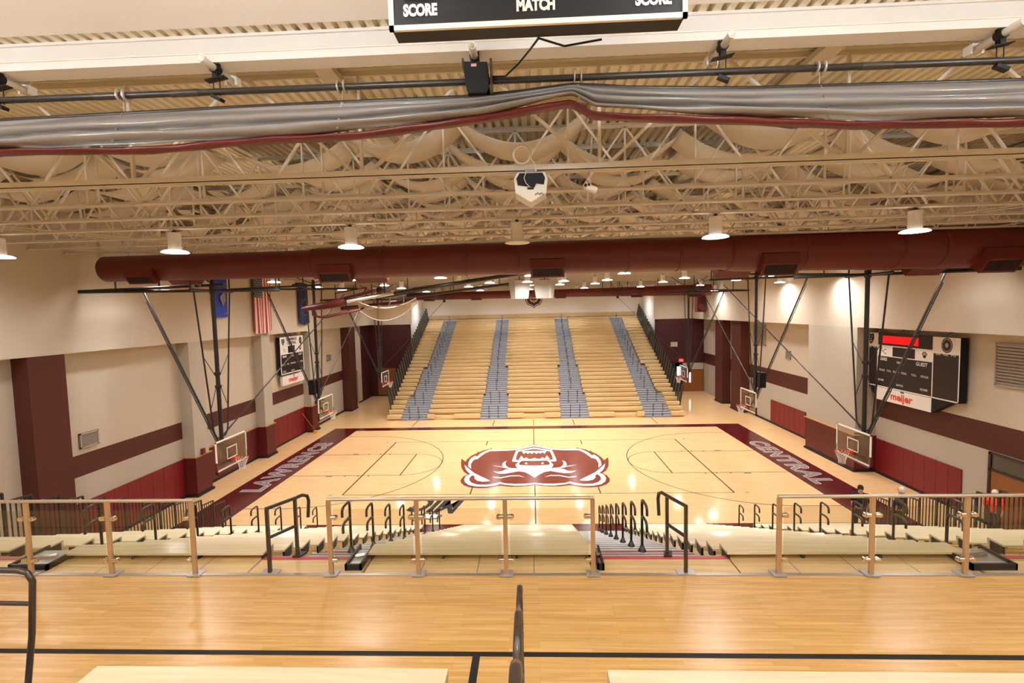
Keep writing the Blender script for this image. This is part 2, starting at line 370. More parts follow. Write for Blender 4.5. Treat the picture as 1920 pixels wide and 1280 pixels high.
def emblem(mb, place, order=(('m0', 0, 0), ('w1', 1, 1), ('w3', 1, 1), ('w4', 1, 1), ('w5', 1, 1), ('m1', 0, 2), ('m2', 0, 2), ('w6', 1, 3), ('w7', 1, 3), ('w8', 1, 3), ('w9', 1, 1), ('w10', 1, 1))):
    for k, mi, lv in order:
        for s in (1, -1):
            P = [place(x*s, y, lv) for x, y in LOGO[k]]
            mb.add(P, [tuple(range(len(P)))], mi)
b = MB(); emblem(b, lambda x, y, lv: (x, y, .004+.0015*lv)); b.build('court_emblem', [M_logo, M_cwhite], floor, False)
def court_word(word, cx, cyy, right, up, length, h):
    b = MB()
    base = glyphs(word, 0, 1.2)[0]
    for off, mi, z in ((.05, 1, .004), (.03, 0, .0055), (.012, 2, .007)):
        letter(b, word, (cx, cyy, z), right, up, h, length, mi, offset=off, base=base, spacing=1.2)
    b.build('court_lettering', [M_band, M_cwhite, M_cgrey], floor, False)
court_word('LAWRENCE', -13.25, .25, (0, 1, 0), (-1, 0, 0), 8.4, .98)
court_word('CENTRAL', 13.25, .15, (0, -1, 0), (1, 0, 0), 7.2, .98)
b = MB()                                                             # conference mark by the near sideline, read from the far side
letter(b, 'MIC', (-4.2, -5.05, .004), Vector((-1, .12, 0)).normalized(), Vector((-.22, -1, 0)).normalized(), 1.5, 2.0, 0, offset=.04)
line(b, -4.55, -4.95, -3.9, -4.95, .16, .004)
b.flat([(-5.0,-6.7),(-4.6,-6.55),(-4.1,-6.6),(-3.85,-6.8),(-3.95,-7.05),(-4.3,-7.2),(-4.55,-7.1),(-4.8,-7.35),(-5.05,-7.3),(-5.0,-7.0)], .004, 0)
b.flat([(-4.92,-6.76),(-4.6,-6.63),(-4.12,-6.67),(-3.93,-6.82),(-4.02,-6.99),(-4.3,-7.11),(-4.57,-7.02),(-4.8,-7.26),(-4.97,-7.22),(-4.93,-7.0)], .0055, 1)
b.build('court_lettering', [M_plast, M_cwhite], floor, False)

# walls --------------------------------------------------------------
TH = .4
# left wall with a doorway (y 16.1..18.3, z < 3.13)
b = MB()
for y0, y1, z0, z1, mi in [(YB, -10.35, 0, ZS, 0)]: b.box(XL-TH, y0, z0, XL, y1, z1, mi)
b.box(XL-TH, -10.35, 0, XL, 14.57, 2.78, 1); b.box(XL-TH, -10.35, 2.78, XL, 14.57, 3.57, 2); b.box(XL-TH, -10.35, 3.57, XL, 14.57, ZS, 0)
b.box(XL-TH, 14.57, 0, XL, 16.1, ZS, 2)
b.box(XL-TH, 16.1, 3.13, XL, 18.3, ZS, 0); b.box(XL-TH, 18.3, 0, XL, 19.3, ZS, 0); b.box(XL-TH, 19.3, 0, XL, YE, ZS, 3)
wl = struct('wall_left', b, [M_wall, M_wall2, M_maroon, M_mardark])
b = MB(); b.box(XL-TH, YB, ZS, XLU, YE+.3, ZR+.2)
b.build('upper_wall', M_wall, wl)
b = MB().box(XL, -11.67, 0, XLU, -10.45, ZS); b.build('pilaster', M_maroon, wl)
for y0, y1 in ((-4.56, -3.6), (1.45, 2.35), (7.45, 8.35)): MB().box(XL, y0, 0, XLU, y1, ZS).build('pilaster', M_wall2, wl)
MB().box(XL, 14.6, 0, XLU+.15, 16.05, ZS).build('pilaster', M_maroon, wl)
# side room behind the doorway
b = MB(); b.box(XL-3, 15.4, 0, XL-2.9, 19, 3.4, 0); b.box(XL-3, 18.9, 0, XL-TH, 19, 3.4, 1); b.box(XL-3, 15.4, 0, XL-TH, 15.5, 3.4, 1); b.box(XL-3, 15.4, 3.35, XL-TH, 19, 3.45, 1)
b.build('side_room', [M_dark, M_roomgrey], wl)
MB().box(XL-.3, 16.1, 0, XL+.02, 16.2, 3.2).build('door_jamb', M_white, wl)
# right wall
b = MB()
b.box(XR, YB, 0, XR+TH, -9.6, ZS, 0)
b.box(XR, -9.6, 0, XR+TH, YE, 2.82, 1); b.box(XR, -9.6, 2.82, XR+TH, YE, 3.85, 2); b.box(XR, -9.6, 3.85, XR+TH, YE, ZS, 0)
wr = struct('wall_right', b, [M_wall, M_wall2, M_maroon])
MB().box(XRU, YB, ZS-.07, XR+TH, YE+.3, ZR+.2).build('upper_wall', M_wall, wr)
MB().box(XRU, -1.85, 0, XR, 2.3, ZS-.07).build('pilaster', M_wall2, wr)
MB().box(XR-.7, 12.0, 0, XR, 13.8, ZS-.07).build('pilaster', M_maroon, wr)
MB().box(XR-.7, 15.6, 0, XR, 17.2, ZS-.07).build('pilaster', M_maroon, wr)
# end walls either side of the bleacher recess
for s, x0, x1, nm, xu in ((-1, XL-TH, -12.25, 'wall_far_left', XLU), (1, 12.25, XR+TH, 'wall_far_right', XRU)):
    b = MB(); b.box(x0, YE, 0, x1, YE+.25, ZS-.05, 0); b.box(x0, YE, ZS-.05, x1, YE+.25, ZR+.2, 1)
    struct(nm, b, [M_mardark, M_wall])
b = MB(); b.box(-12.25-.3, YF, 0, 12.55, YF+.3, ZR+.2); wf = struct('wall_far', b, M_white)
struct('wall_recess_left', MB().box(-12.55, YE+.25, 0, -12.25, YF, ZR+.2), M_white)
struct('wall_recess_right', MB().box(12.25, YE+.25, 0, 12.55, YF, ZR+.2), M_white)
MB().box(-12.65, YE-.2, ZS-.05, -12.1, YE, ZR).build('corner_column', M_wall, wf)
MB().box(12.1, YE-.2, ZS-.05, 12.65, YE, ZR).build('corner_column', M_wall, wf)
struct('wall_back', MB().box(XL-TH, YB-.3, 0, XR+TH, YB, ZR+.2), M_wall)
# painted emblem on the far wall (upright version of the court one, cropped to a shield)
b = MB()
sh = [(0,-1.),(-.28,-.75),(-.7,-.62),(-.92,-.2),(-1.0,.15),(-.75,.3),(-.8,.7),(-.3,.72),(0,.5)]
for k, (sc_, mi) in enumerate(((1., 0), (.9, 1), (.82, 0), (.46, 1), (.38, 0))):
    for s in (1, -1):
        P = [(.32+s*x*sc_, YF-.012-.004*k, 9.62+y*sc_+(.05 if k > 2 else 0)) for x, y in sh]; b.add(P, [tuple(range(len(P)))], mi)
for k in range(-2, 3):
    b.add([(.32+k*.11-.05, YF-.035, 9.78), (.32+k*.11+.05, YF-.035, 9.78), (.32+k*.11, YF-.035, 9.64)], [(0,1,2)], 1)
    b.add([(.32+k*.11-.05, YF-.035, 9.42), (.32+k*.11+.05, YF-.035, 9.42), (.32+k*.11, YF-.035, 9.54)], [(0,1,2)], 1)
b.build('wall_emblem', [M_maroon, M_white], wf, False)

# lower wall coverings: wainscot with oak ledge, red pads, black base
def wains(parent, y0, y1, x, s, z=1.83):
    MB().box(x, y0, .12, x+s*.05, y1, z).build('wainscot', M_wains, parent)
    MB().box(x, y0-.03, z, x+s*.12, y1+.03, z+.04).build('ledge', M_oak, parent)
def wrap(y0, y1, z=1.86):       # a left pilaster wrapped in wainscot
    b = MB(); b.box(XL, y0-.05, .12, XLU+.05, y1+.05, z); b.build('wainscot', M_wains, wl)
    MB().box(XL, y0-.1, z, XLU+.1, y1+.1, z+.04).build('ledge', M_oak, wl)
for y0, y1 in ((-4.56, -3.6), (1.45, 2.35), (7.45, 8.35)): wrap(y0, y1)
wains(wl, -3.5, 1.38, XL, 1, 1.86)
MB().box(XRU-.05, -1.9, .12, XR, 2.35, 1.83).build('wainscot', M_wains, wr)
MB().box(XRU-.13, -1.95, 1.83, XR, 2.42, 1.87).build('ledge', M_oak, wr)
def pads(nm, y0, y1, x, s, n, label, z=1.75):
    t = thing(nm, label, 'wall pad', (x, (y0+y1)/2, 0), 'padded wall panels')
    for i in range(n):
        a, c = y0+(y1-y0)*i/n, y0+(y1-y0)*(i+1)/n
        b = MB(); b.box(x, a+.004, .12, x+s*.055, c-.004, z); o = b.build('pad_panel', M_pad, t)
        bv = o.modifiers.new('b', 'BEVEL'); bv.width = .008; bv.segments = 2
    return t
pads('wall_pad', -10.3, -4.66, XL, 1, 9, 'long red padded wall covering behind the near left basketball backstop', 1.83)
pads('wall_pad', 2.45, 7.35, XL, 1, 8, 'red padded wall covering below the smaller scoreboard', 1.85)
pads('wall_pad', 4.17, 8.55, XR, -1, 7, 'red padded wall covering between the big beige block and far right hoops', 1.68)
pads('wall_pad', -6.7, -1.95, XR, -1, 8, 'long red padded wall covering below the wide scoreboard with red display', 1.72)
b = MB(); b.box(XL, YB, 0, XL+.07, 14.6, .12)
for y0, y1 in ((-11.67, -10.45), (-4.62, -3.54), (1.4, 2.4), (7.4, 8.4)): b.box(XL, y0-.05, 0, XLU+.12, y1+.05, .11)
b.box(XL, 14.55, 0, XLU+.2, 16.08, .1); b.box(XL, 18.3, 0, XL+.06, YE, .12); b.box(XL, YE-.06, 0, -12.3, YE, .12)
struct('baseboard_left', b, M_rubber)
b = MB(); b.box(XR-.07, YB, 0, XR, 18.2, .12); b.box(XRU-.12, -1.95, 0, XR, 2.4, .11); b.box(XR-.76, 11.95, 0, XR, 13.86, .1); b.box(XR-.76, 15.55, 0, XR, 17.26, .1)
b.box(12.3, YE-.06, 0, 14.9, YE, .12)
struct('baseboard_right', b, M_rubber)

# vents and louvres
def louver(nm, label, x, s, y0, y1, z0, z1, n, grp=None):
    t = thing(nm, label, 'vent', (x, (y0+y1)/2, z0), grp)
    b = MB(); b.box(x, y0, z0, x+s*.02, y1, z1); b.build('backing', M_dark, t)
    b = MB()
    for a in ((y0, z0, y1, z0+.05), (y0, z1-.05, y1, z1), (y0, z0, y0+.05, z1), (y1-.05, z0, y1, z1)): b.box(x, a[0], a[1], x+s*.08, a[2], a[3])
    b.build('frame', M_wgrey, t)
    for i in range(n):
        z = z0+.05+(z1-z0-.1)*(i+.5)/n; h = (z1-z0-.1)/n
        MB().bar((x+s*.045, y0+.05, z), (x+s*.045, y1-.05, z), .012, h*.95, up=(s*.55, 0, 1)).build('slat', M_wgrey, t)
louver('wall_louver', 'large slatted grey louver right of the wide scoreboard', XR, -1, -11.2, -7.9, 5.3, 6.87, 13)
louver('wall_louver', 'slatted grey louver high on the right wall behind the middle hoop', XR, -1, 9.44, 11.3, 5.45, 6.95, 11)
louver('wall_vent', 'small grey square grille low between the two maroon bands at left', XL, 1, -9.65, -8.9, 3.78, 4.33, 8)
louver('wall_vent', 'small grey grille on the right wall beside the big beige block', XR, -1, 6.04, 6.6, 4.8, 5.35, 6)
louver('wall_vent', 'small grey grille behind the middle left hoop mast', XL, 1, 11.6, 12.3, 4.7, 5.2, 6)
# doors
t = struct('door_1', MB().box(XR-.04, -11.6, .02, XR, -7.87, 2.1), M_door)
b = MB(); b.box(XR-.07, -11.7, 2.1, XR, -7.82, 2.18); b.box(XR-.07, -11.7, 2.72, XR, -7.82, 2.8); b.box(XR-.07, -7.9, 0, XR, -7.8, 2.8); b.box(XR-.07, -11.7, 0, XR, -11.6, 2.8); b.box(XR-.06, -9.8, 0, XR, -9.72, 2.1)
b.build('door_frame', M_black, t); MB().box(XR-.03, -11.6, 2.18, XR-.01, -7.9, 2.72).build('transom_glass', mat('dark_window', rgb(70, 66, 62), .08), t)
t = struct('door_2', MB().box(-15.75, YE-.05, 0, -13.9, YE, 2.85), M_door)
MB().box(-15.0, YE-.06, 1.0, -14.85, YE-.04, 2.0).build('door_window', M_dark, t)
t = struct('door_3', MB().box(14.95, YE-.05, 0, 16.95, YE, 2.15), M_door)
MB().box(15.55, YE-.07, .9, 15.7, YE-.05, 1.9).build('door_window', M_day, t)
MB().box(14.2, YE-.06, 2.2, 16.95, YE-.02, 2.85).build('transom_panel', M_wall2, t)
MB().box(13.9, YE-.06, 0, 14.9, YE-.03, 3.0).build('door_recess', M_dark, t)
MB().box(14.35, YE-.09, 1.6, 14.75, YE-.06, 2.5).build('door_window', M_day, t)
t = struct('door_4', MB().box(XR-.03, 18.3, .02, XR, 20.6, 2.7), M_wall2)
b = MB(); b.box(XR-.06, 18.2, 0, XR, 18.3, 2.76); b.box(XR-.06, 20.6, 0, XR, 20.7, 2.76); b.box(XR-.06, 18.2, 2.7, XR, 20.7, 2.78); b.build('door_frame', M_wall2, t)
t = thing('exit_sign', 'red lit exit sign above the far right doors', 'sign', (15.0, YE-.1, 3.0))
MB().box(14.55, YE-.12, 2.98, 14.98, YE-.04, 3.26).build('sign_box', M_exit, t)
b = MB(); letter(b, 'EXIT', (14.765, YE-.126, 3.04), (1,0,0), (0,0,1), .15, .34, 0, .02); b.build('lettering', M_bwhite, t, False)
tag(MB().box(13.75, YE-.07, 4.5, 14.4, YE, 4.95).build('wall_box', M_wall), 'small pale box on the dark maroon end wall at right', 'box')
tag(MB().box(XR-.12, 14.15, .75, XR, 14.55, 1.75).build('alarm_cabinet', M_pad), 'small red cabinet on the wall between the far right maroon columns', 'cabinet')
tag(MB().box(XL, 15.5+1.7, 3.3, XL+.05, 17.55, 3.55).build('alarm_strobe', M_pad), 'tiny red alarm plate above the left doorway', 'alarm')

# ceiling -------------------------------------------------------------
def deck_mesh(x0, x1, y0, y1, z, pitch=.19, d=.085):
    prof = []; x = x0
    while x < x1:
        prof += [(x, z), (x+pitch*.55, z), (x+pitch*.65, z+d), (x+pitch*.92, z+d)]; x += pitch
    return MB().grid([[(p[0], y0, p[1]) for p in prof], [(p[0], y1, p[1]) for p in prof]], 0, False)
ce = struct('ceiling', deck_mesh(XLU-.2, XRU+.2, YB, YF+.3, 12.44), M_deckr, None, False)
MB().box(XL-TH, YB-.3, 12.75, XR+TH, YF+.4, 12.9).build('roof_slab', M_deckr, ce)
MB().box(XL, YB, 12.40, XR, -19.42, 12.435).build('ceiling_panel', M_white, ce)
# deep girder near the viewer
b = MB(); G = -19.15
b.box(XLU, G-.012, 12.03, XRU, G+.012, 12.44); b.box(XLU, G-.25, 11.95, XRU, G+.05, 12.05); b.box(XLU, G-.04, 12.40, XRU, G+.04, 12.44)
g = b.build('roof_girder', M_girder); tag(g, 'deep cream I-beam above the curtain, topmost beam in view', 'girder')
b = MB(); b.tube((XLU, G-.27, 12.06), (XRU, G-.27, 12.06), .012, 6); o = tag(b.build('conduit_pipe', M_wplast), 'thin white conduit running along the deep cream girder', 'pipe')
# trusses
TY = [-18.0, -16.65, -15.25, -13.95, -12.6, -11.3, -10.1]
while TY[-1] < 26.8: TY.append(TY[-1]+1.33)
ZB, ZT = 10.7, 12.38
def truss(y, k):
    heavy = k == 0
    t = thing('roof_truss', 'cream steel roof truss, %s counting away from the hanging curtain' % ordn(k+1), 'truss', (0, y, ZB), 'roof trusses')
    xe0, xe1 = (XLU, XRU) if y < YE else (-12.25, 12.25)
    w_ = .11 if heavy else .09; h = .10 if heavy else .07
    b = MB(); b.box(xe0, y-w_, ZB, xe1, y+w_, ZB+.012); b.box(xe0, y-.02, ZB, xe1, y-.006, ZB+h); b.box(xe0, y+.006, ZB, xe1, y+.02, ZB+h)
    if heavy: b.box(xe0, y-w_, ZB, xe1, y-w_+.012, ZB+.1)
    b.build('bottom_chord', M_steel, t)
    b = MB(); b.box(xe0, y-w_, ZT+.05, xe1, y+w_, ZT+.062); b.box(xe0, y-.02, ZT-.03, xe1, y+.02, ZT+.06); b.build('top_chord', M_steel, t)
    pitch = 3.95 if heavy else 2.4
    x = (-6.75 - 3.95*3) if heavy else xe0 + (.7 if k % 2 else 0) + (.35 if k % 3 == 1 else 0)
    far = k > 7
    b = MB()
    while x < xe1-.1:
        if heavy:
            for dx in (-1.9, 0, 1.9):
                if xe0 < x+dx < xe1 and x > xe0: MB().bar((x+(.12 if dx > 0 else -.12 if dx < 0 else 0), y, ZB+.08), (x+dx, y, ZT), .05, .05, up=(0, 1, 0)).build('web_strut', M_steel, t)
        else:
            if x > xe0:
                b.bar((x, y, ZB+.05), (min(x+pitch/2, xe1), y, ZT), .04, .04, up=(0, 1, 0))
            if x+pitch/2 < xe1: b.bar((x+pitch/2, y, ZT), (min(x+pitch, xe1), y, ZB+.05), .04, .04, up=(0, 1, 0))
            if not far: b.bar((x+pitch/2, y, ZB+.05), (x+pitch/2, y, ZT), .035, .035, up=(0, 1, 0))
        x += pitch
    if not heavy: b.build('web', M_steel, t)
for k, y in enumerate(TY): truss(y, k)
# cross girders (along y) and bridging between trusses
for i, x in enumerate((-11.8, -3.2, 4.6, 12.6)):
    b = MB(); b.bar((x, -19.0, 12.3), (x, YF-.1, 12.3), .3, .1, up=(0, 0, 1))
    tag(b.build('roof_beam', M_steel), 'long cream roof beam running away from the viewer, %s from the left' % ordn(i+1), 'beam', 'long roof beams')
b = MB()
for k in range(2, len(TY)-1):
    for i, x in enumerate((-13.6, -9.0, -6.0, -1.2, 1.4, 6.6, 9.4, 13.8)):
        if (k+i) % 3: continue
        y0, y1 = TY[k], TY[k+1]
        if abs(x) > 12 and y1 > YE: continue
        b.bar((x, y0, ZB+.05), (x, y1, ZT-.05), .035, .035); b.bar((x, y1, ZB+.05), (x, y0, ZT-.05), .035, .035)
tag(b.build('truss_bracing', M_steel), 'thin crossed steel braces between the roof trusses', 'bracing', None, 'stuff')
b = MB()
for k in range(0, len(TY)-8, 5):
    for s in (-1, 1):
        b.tube((s*15.5, TY[k], ZB+.06), (s*10.3, TY[k+6], ZB+.06), .014, 6); b.tube((s*13., TY[k+2], ZB+.04), (s*8., TY[k+8], ZB+.04), .012, 6)
tag(b.build('tie_rods', M_steel), 'long thin slanting tie rods under the roof trusses', 'tie rods', None, 'stuff')
# draped acoustic cloths hung between the trusses
for k in range(1, len(TY)-1):
    y0, y1 = TY[k]+.13, TY[k+1]-.16
    lim = 12.2 if y1 > YE else 15.8
    o = thing('acoustic_drape', 'scalloped cream cloth slung under the roof deck, %s strip from the viewer' % ordn(k), 'drape', (0, (y0+y1)/2, 12.36), 'scalloped ceiling cloths')
    for cx, hw, sg in ((-14.2, 1.35, .55), (-11.2, 1.3, .6), (-8.6, 1.1, .5), (-5.4, 1.2, .5), (-2.9, 1.2, .62), (-.35, 1.25, .66), (2.25, 1.25, .66), (4.95, 1.3, .6), (8.7, 1.3, .62), (11.4, 1.3, .6), (14.3, 1.3, .55)):
        cx += .35*((k % 2) - .5)
        if abs(cx)+hw > lim: continue
        if (k*3+int(cx*2)) % 7 == 0: continue
        R = []
        for t_ in (y0, y1):
            hw_ = hw*1.1
            R.append([(cx+hw_*u/10., t_ + (.05*sin(u*.3+k) if t_ == y1 else 0), 12.36-sg*(1-(u/10.)**2)) for u in range(-10, 11)])
        c_ = MB().grid(R).build('cloth_swag', M_drape, o, False)
        so = c_.modifiers.new('s', 'SOLIDIFY'); so.thickness = .025

# lamps -----------------------------------------------------------------
def make_lamp(lit=True):
    t = thing('high_bay_lamp', 'x', 'lamp', (0, 0, 0), 'round high bay lamps')
    MB().revolve([(.0, .50), (.145, .50), (.15, .46), (.15, .06), (.17, .045), (.0, .045)], (0, 0, 0), 20).build('housing', M_house, t)
    MB().revolve([(.15, .055), (.24, .045), (.30, .015), (.315, -.005), (.30, -.01), (.295, .0)], (0, 0, 0), 28).build('reflector', M_refl if lit else M_house, t)
    MB().revolve([(.0, -.004), (.297, -.004)], (0, 0, 0), 28).build('diffuser', M_lamp if lit else M_lampoff, t, False)
    b = MB(); b.tube((0, 0, .5), (0, 0, .62), .012, 6); b.tube((-.035, 0, .53), (.035, 0, .53), .035, 8); b.build('hanger', M_black, t)
    return t
LITPROTO = make_lamp(True); OFFPROTO = make_lamp(False); used = {True: False, False: False}
ROWS = [(-13.9, [(-13.9, 1), (-9.15, 1), (-4.55, 1), (-.33, 0), (4.55, 1), (9.3, 1), (14.0, 1)]),
        (-8.3, [(-13.9, 1), (-9.15, 1), (-4.5, 1), (0, 1), (4.5, 1), (9.2, 1), (14.0, 1)]),
        (-2.5, [(-13.0, 1), (-9.1, 1), (-4.5, 1), (0, 1), (4.6, 1), (9.3, 1), (14.2, 1)]),
        (3.35, [(-13.2, 1), (-9.0, 1), (-4.4, 1), (-2.5, 1), (-.2, 1), (2.0, 1), (4.6, 1), (9.2, 1), (14.1, 1)]),
        (7.7, [(-13.2, 1), (-9.0, 1), (-4.3, 1), (-2.4, 1), (-.1, 1), (2.0, 1), (4.4, 1), (9.0, 1), (13.9, 1)]),
        (13.9, [(-13.1, 0), (-8.7, 1), (-4.2, 1), (-.1, 1), (4.4, 1), (9.0, 1), (13.8, 1)]),
        (18.9, [(-13.1, 1), (-8.7, 0), (-4.2, 1), (-.1, 1), (4.3, 1), (9.0, 0), (13.6, 1)]),
        (24.0, [(-10.6, 1), (-4.2, 1), (0, 1), (4.3, 1), (10.4, 1)]),
        (-25.6, [(-12.0, 1), (-6.0, 1), (0, 1), (6.0, 1), (12.0, 1)]),
        (-30.0, [(-12.0, 1), (-6.0, 1), (0, 1), (6.0, 1), (12.0, 1)])]
for ri, (y, cols) in enumerate(ROWS):
    for ci, (x, lit) in enumerate(cols):
        lit = bool(lit)
        rows = 'row nearest the curtain' if ri == 0 else ('%s row from the curtain' % ordn(ri+1) if ri < 8 else 'row over the upper seats, %s' % ('front' if ri == 8 else 'back'))
        lb = '%s round lamp, %s from the left in the %s' % ('lit' if lit else 'unlit', ordn(ci+1), rows)
        if ri < 8: y = min(TY, key=lambda q: abs(q-y))
        z = 10.12 if ri < 8 else 11.7
        p = LITPROTO if lit else OFFPROTO
        if not used[lit]: used[lit] = True; p.location = (x, y, z); p['label'] = lb
        else: dup(p, (x, y, z), lb)
for i, (x, y, z) in enumerate(((15.4, -.3, 9.8), (15.45, 4.2, 9.78), (15.45, 14.6, 9.7))):
    y = min(TY, key=lambda q: abs(q-y)); MB().tube((x, y, z+.5), (x, y, 10.7), .015, 6).build('lamp_rod', M_steel, ce)
    dup(LITPROTO, (x, y, z), 'lit round lamp hung close to the right wall, %s of three from the viewer' % ordn(i+1))

M_prism = mat('prismatic_globe', rgb(255, 255, 255), .3, emit=(.88, .95, 1., 1), es=66.)
def uplight(m):
    nt = m.node_tree; g = nt.nodes.new('ShaderNodeNewGeometry'); sp = nt.nodes.new('ShaderNodeSeparateXYZ'); nt.links.new(g.outputs['Normal'], sp.inputs[0])
    mr = nt.nodes.new('ShaderNodeMapRange'); mr.inputs['From Min'].default_value = -.3; mr.inputs['From Max'].default_value = .8; mr.inputs['To Min'].default_value = 22.; mr.inputs['To Max'].default_value = 360.
    nt.links.new(sp.outputs['Z'], mr.inputs['Value']); nt.links.new(mr.outputs['Result'], nt.nodes['Principled BSDF'].inputs['Emission Strength'])
uplight(M_prism)
for i, x in enumerate((-8.4, -2.8, 2.8, 8.4)):
    t = thing('pendant_lamp', 'glowing prismatic pendant over the upper seating, %s from the left' % ordn(i+1), 'lamp', (x, -23.2, 11.45), 'prismatic pendants over the upper seating')
    MB().revolve([(.08, .22), (.2, .1), (.27, -.05), (.24, -.16), (.12, -.2), (.0001, -.2)], (x, -23.2, 11.45), 24).build('globe', M_prism, t)
    MB().tube((x, -23.2, 11.65), (x, -23.2, 11.9), .08, 14).build('ballast', M_house, t); MB().tube((x, -23.2, 11.9), (x, -23.2, 12.4), .012, 6).build('rod', M_black, t)
# ducts -----------------------------------------------------------------
def duct(name, label, y, z, segs, boxes, rings, ends):
    t = thing(name, label, 'duct', (0, y, z))
    prof = []
    b = MB()
    R = []
    for x, r in segs: R.append((x, r))
    vs = []
    b.revolve([(r, x) for x, r in R], (0, y, z), 32, 0, 'x')
    for x, r in ((R[0][0], R[0][1]), (R[-1][0], R[-1][1])):
        b.add([(x, y+r*cos(2*pi*i/32), z+r*sin(2*pi*i/32)) for i in range(32)], [tuple(range(32))])
    b.build('duct_body', M_duct, t)
    def rad(x):
        for (a, ra), (c, rc) in zip(R, R[1:]):
            if a <= x <= c: return ra+(rc-ra)*(x-a)/(c-a) if c > a else rc
        return R[-1][1]
    for x in rings:
        r = rad(x)
        MB().revolve([(r-.01, x-.03), (r+.022, x-.03), (r+.022, x+.03), (r-.01, x+.03)], (0, y, z), 32, 0, 'x').build('collar', M_duct, t)
    for x, s in boxes:
        r = rad(x); hw = .42*(r/.5)**.5
        # outlet box on the lower flank: upright face above a downward louvred grille
        hw = .56 if r > .45 else .48
        def Y(v): return y+s*v*r
        Z = lambda v: z+v*r
        b = MB(); b.prism([(Y(.80), Z(-.05)), (Y(1.12), Z(-.22)), (Y(1.2), Z(-.72)), (Y(.72), Z(-1.28)), (Y(.2), Z(-.9))], 'x', x-hw, x+hw)
        ob = b.build('air_outlet', M_duct, t)
        b = MB(); A_ = Vector((0, Y(1.2), Z(-.72))); B_ = Vector((0, Y(.72), Z(-1.28))); n = Vector((0, s*.76, -.65))*.006
        A2, B2 = A_.lerp(B_, .1)+n, A_.lerp(B_, .85)+n; w2 = hw*.86
        b.add([(x-w2, A2.y, A2.z), (x+w2, A2.y, A2.z), (x+w2, B2.y, B2.z), (x-w2, B2.y, B2.z)], [(0,1,2,3)])
        for q in range(11):
            xx = x-w2+2*w2*q/10.; b.bar((xx, A2.y, A2.z)+Vector(n)*0 if False else Vector((xx, A2.y, A2.z))+n, Vector((xx, B2.y, B2.z))+n, .012, .02, 1)
        b.build('outlet_grille', [M_ductd, M_mardark], ob)
    for x in ends:
        MB().tube((x, y, z+rad(x)), (x, y, 10.75 if z < 10.3 else 11), .015, 6).build('hanger_rod', M_steel, t)
    return t
duct('air_duct', 'big round maroon duct spanning the hall in front of the baskets', -9.6, 10.2,
     [(-14.98, .42), (-14.95, .44), (-7.6, .47), (-7.3, .53), (6.4, .56), (6.9, .64), (15.98, .72)],
     [(-13.4, -1), (-12.3, 1), (-6.6, -1), (-5.6, 1), (.55, -1), (8.0, -1), (6.9, 1), (14.8, -1), (13.3, 1)],
     [-7.45, -5.0, -2.2, -.4, 3.2, 4.9, 6.55, 8.9, 11.9, 13.2], [-12, -8.5, -3, 2.5, 7.5, 12.])
duct('air_duct', 'smaller maroon duct high in front of the far bleacher wall', 16.5, 9.85,
     [(-11.0, .30), (-10.9, .34), (5.0, .36), (15.6, .48)],
     [(-9.0, -1), (-4.8, -1), (9.2, -1), (14.2, -1), (2.6, -1)], [-7, -2, 1.0, 4.9, 8, 12], [-8, -3, 3, 8, 12])
t = thing('branch_duct', 'short maroon duct elbow dropping at the far right wall', 'duct', (15.7, 19.0, 8.6))
b = MB(); b.box(15.2, 18.6, 7.9, 15.94, 19.3, 9.9); b.build('duct_box', M_duct, t)
MB().tube((15.6, 18.2, 8.3), (15.6, 18.6, 8.3), .3, 20).build('round_inlet', M_duct, t)
b = MB(); b.tube((-15.55, 12.9, 8.9), (-11.3, 20.6, 9.6), .16, 14); tag(b.build('slanted_duct', M_duct), 'thin maroon duct slanting behind the net at left', 'duct')

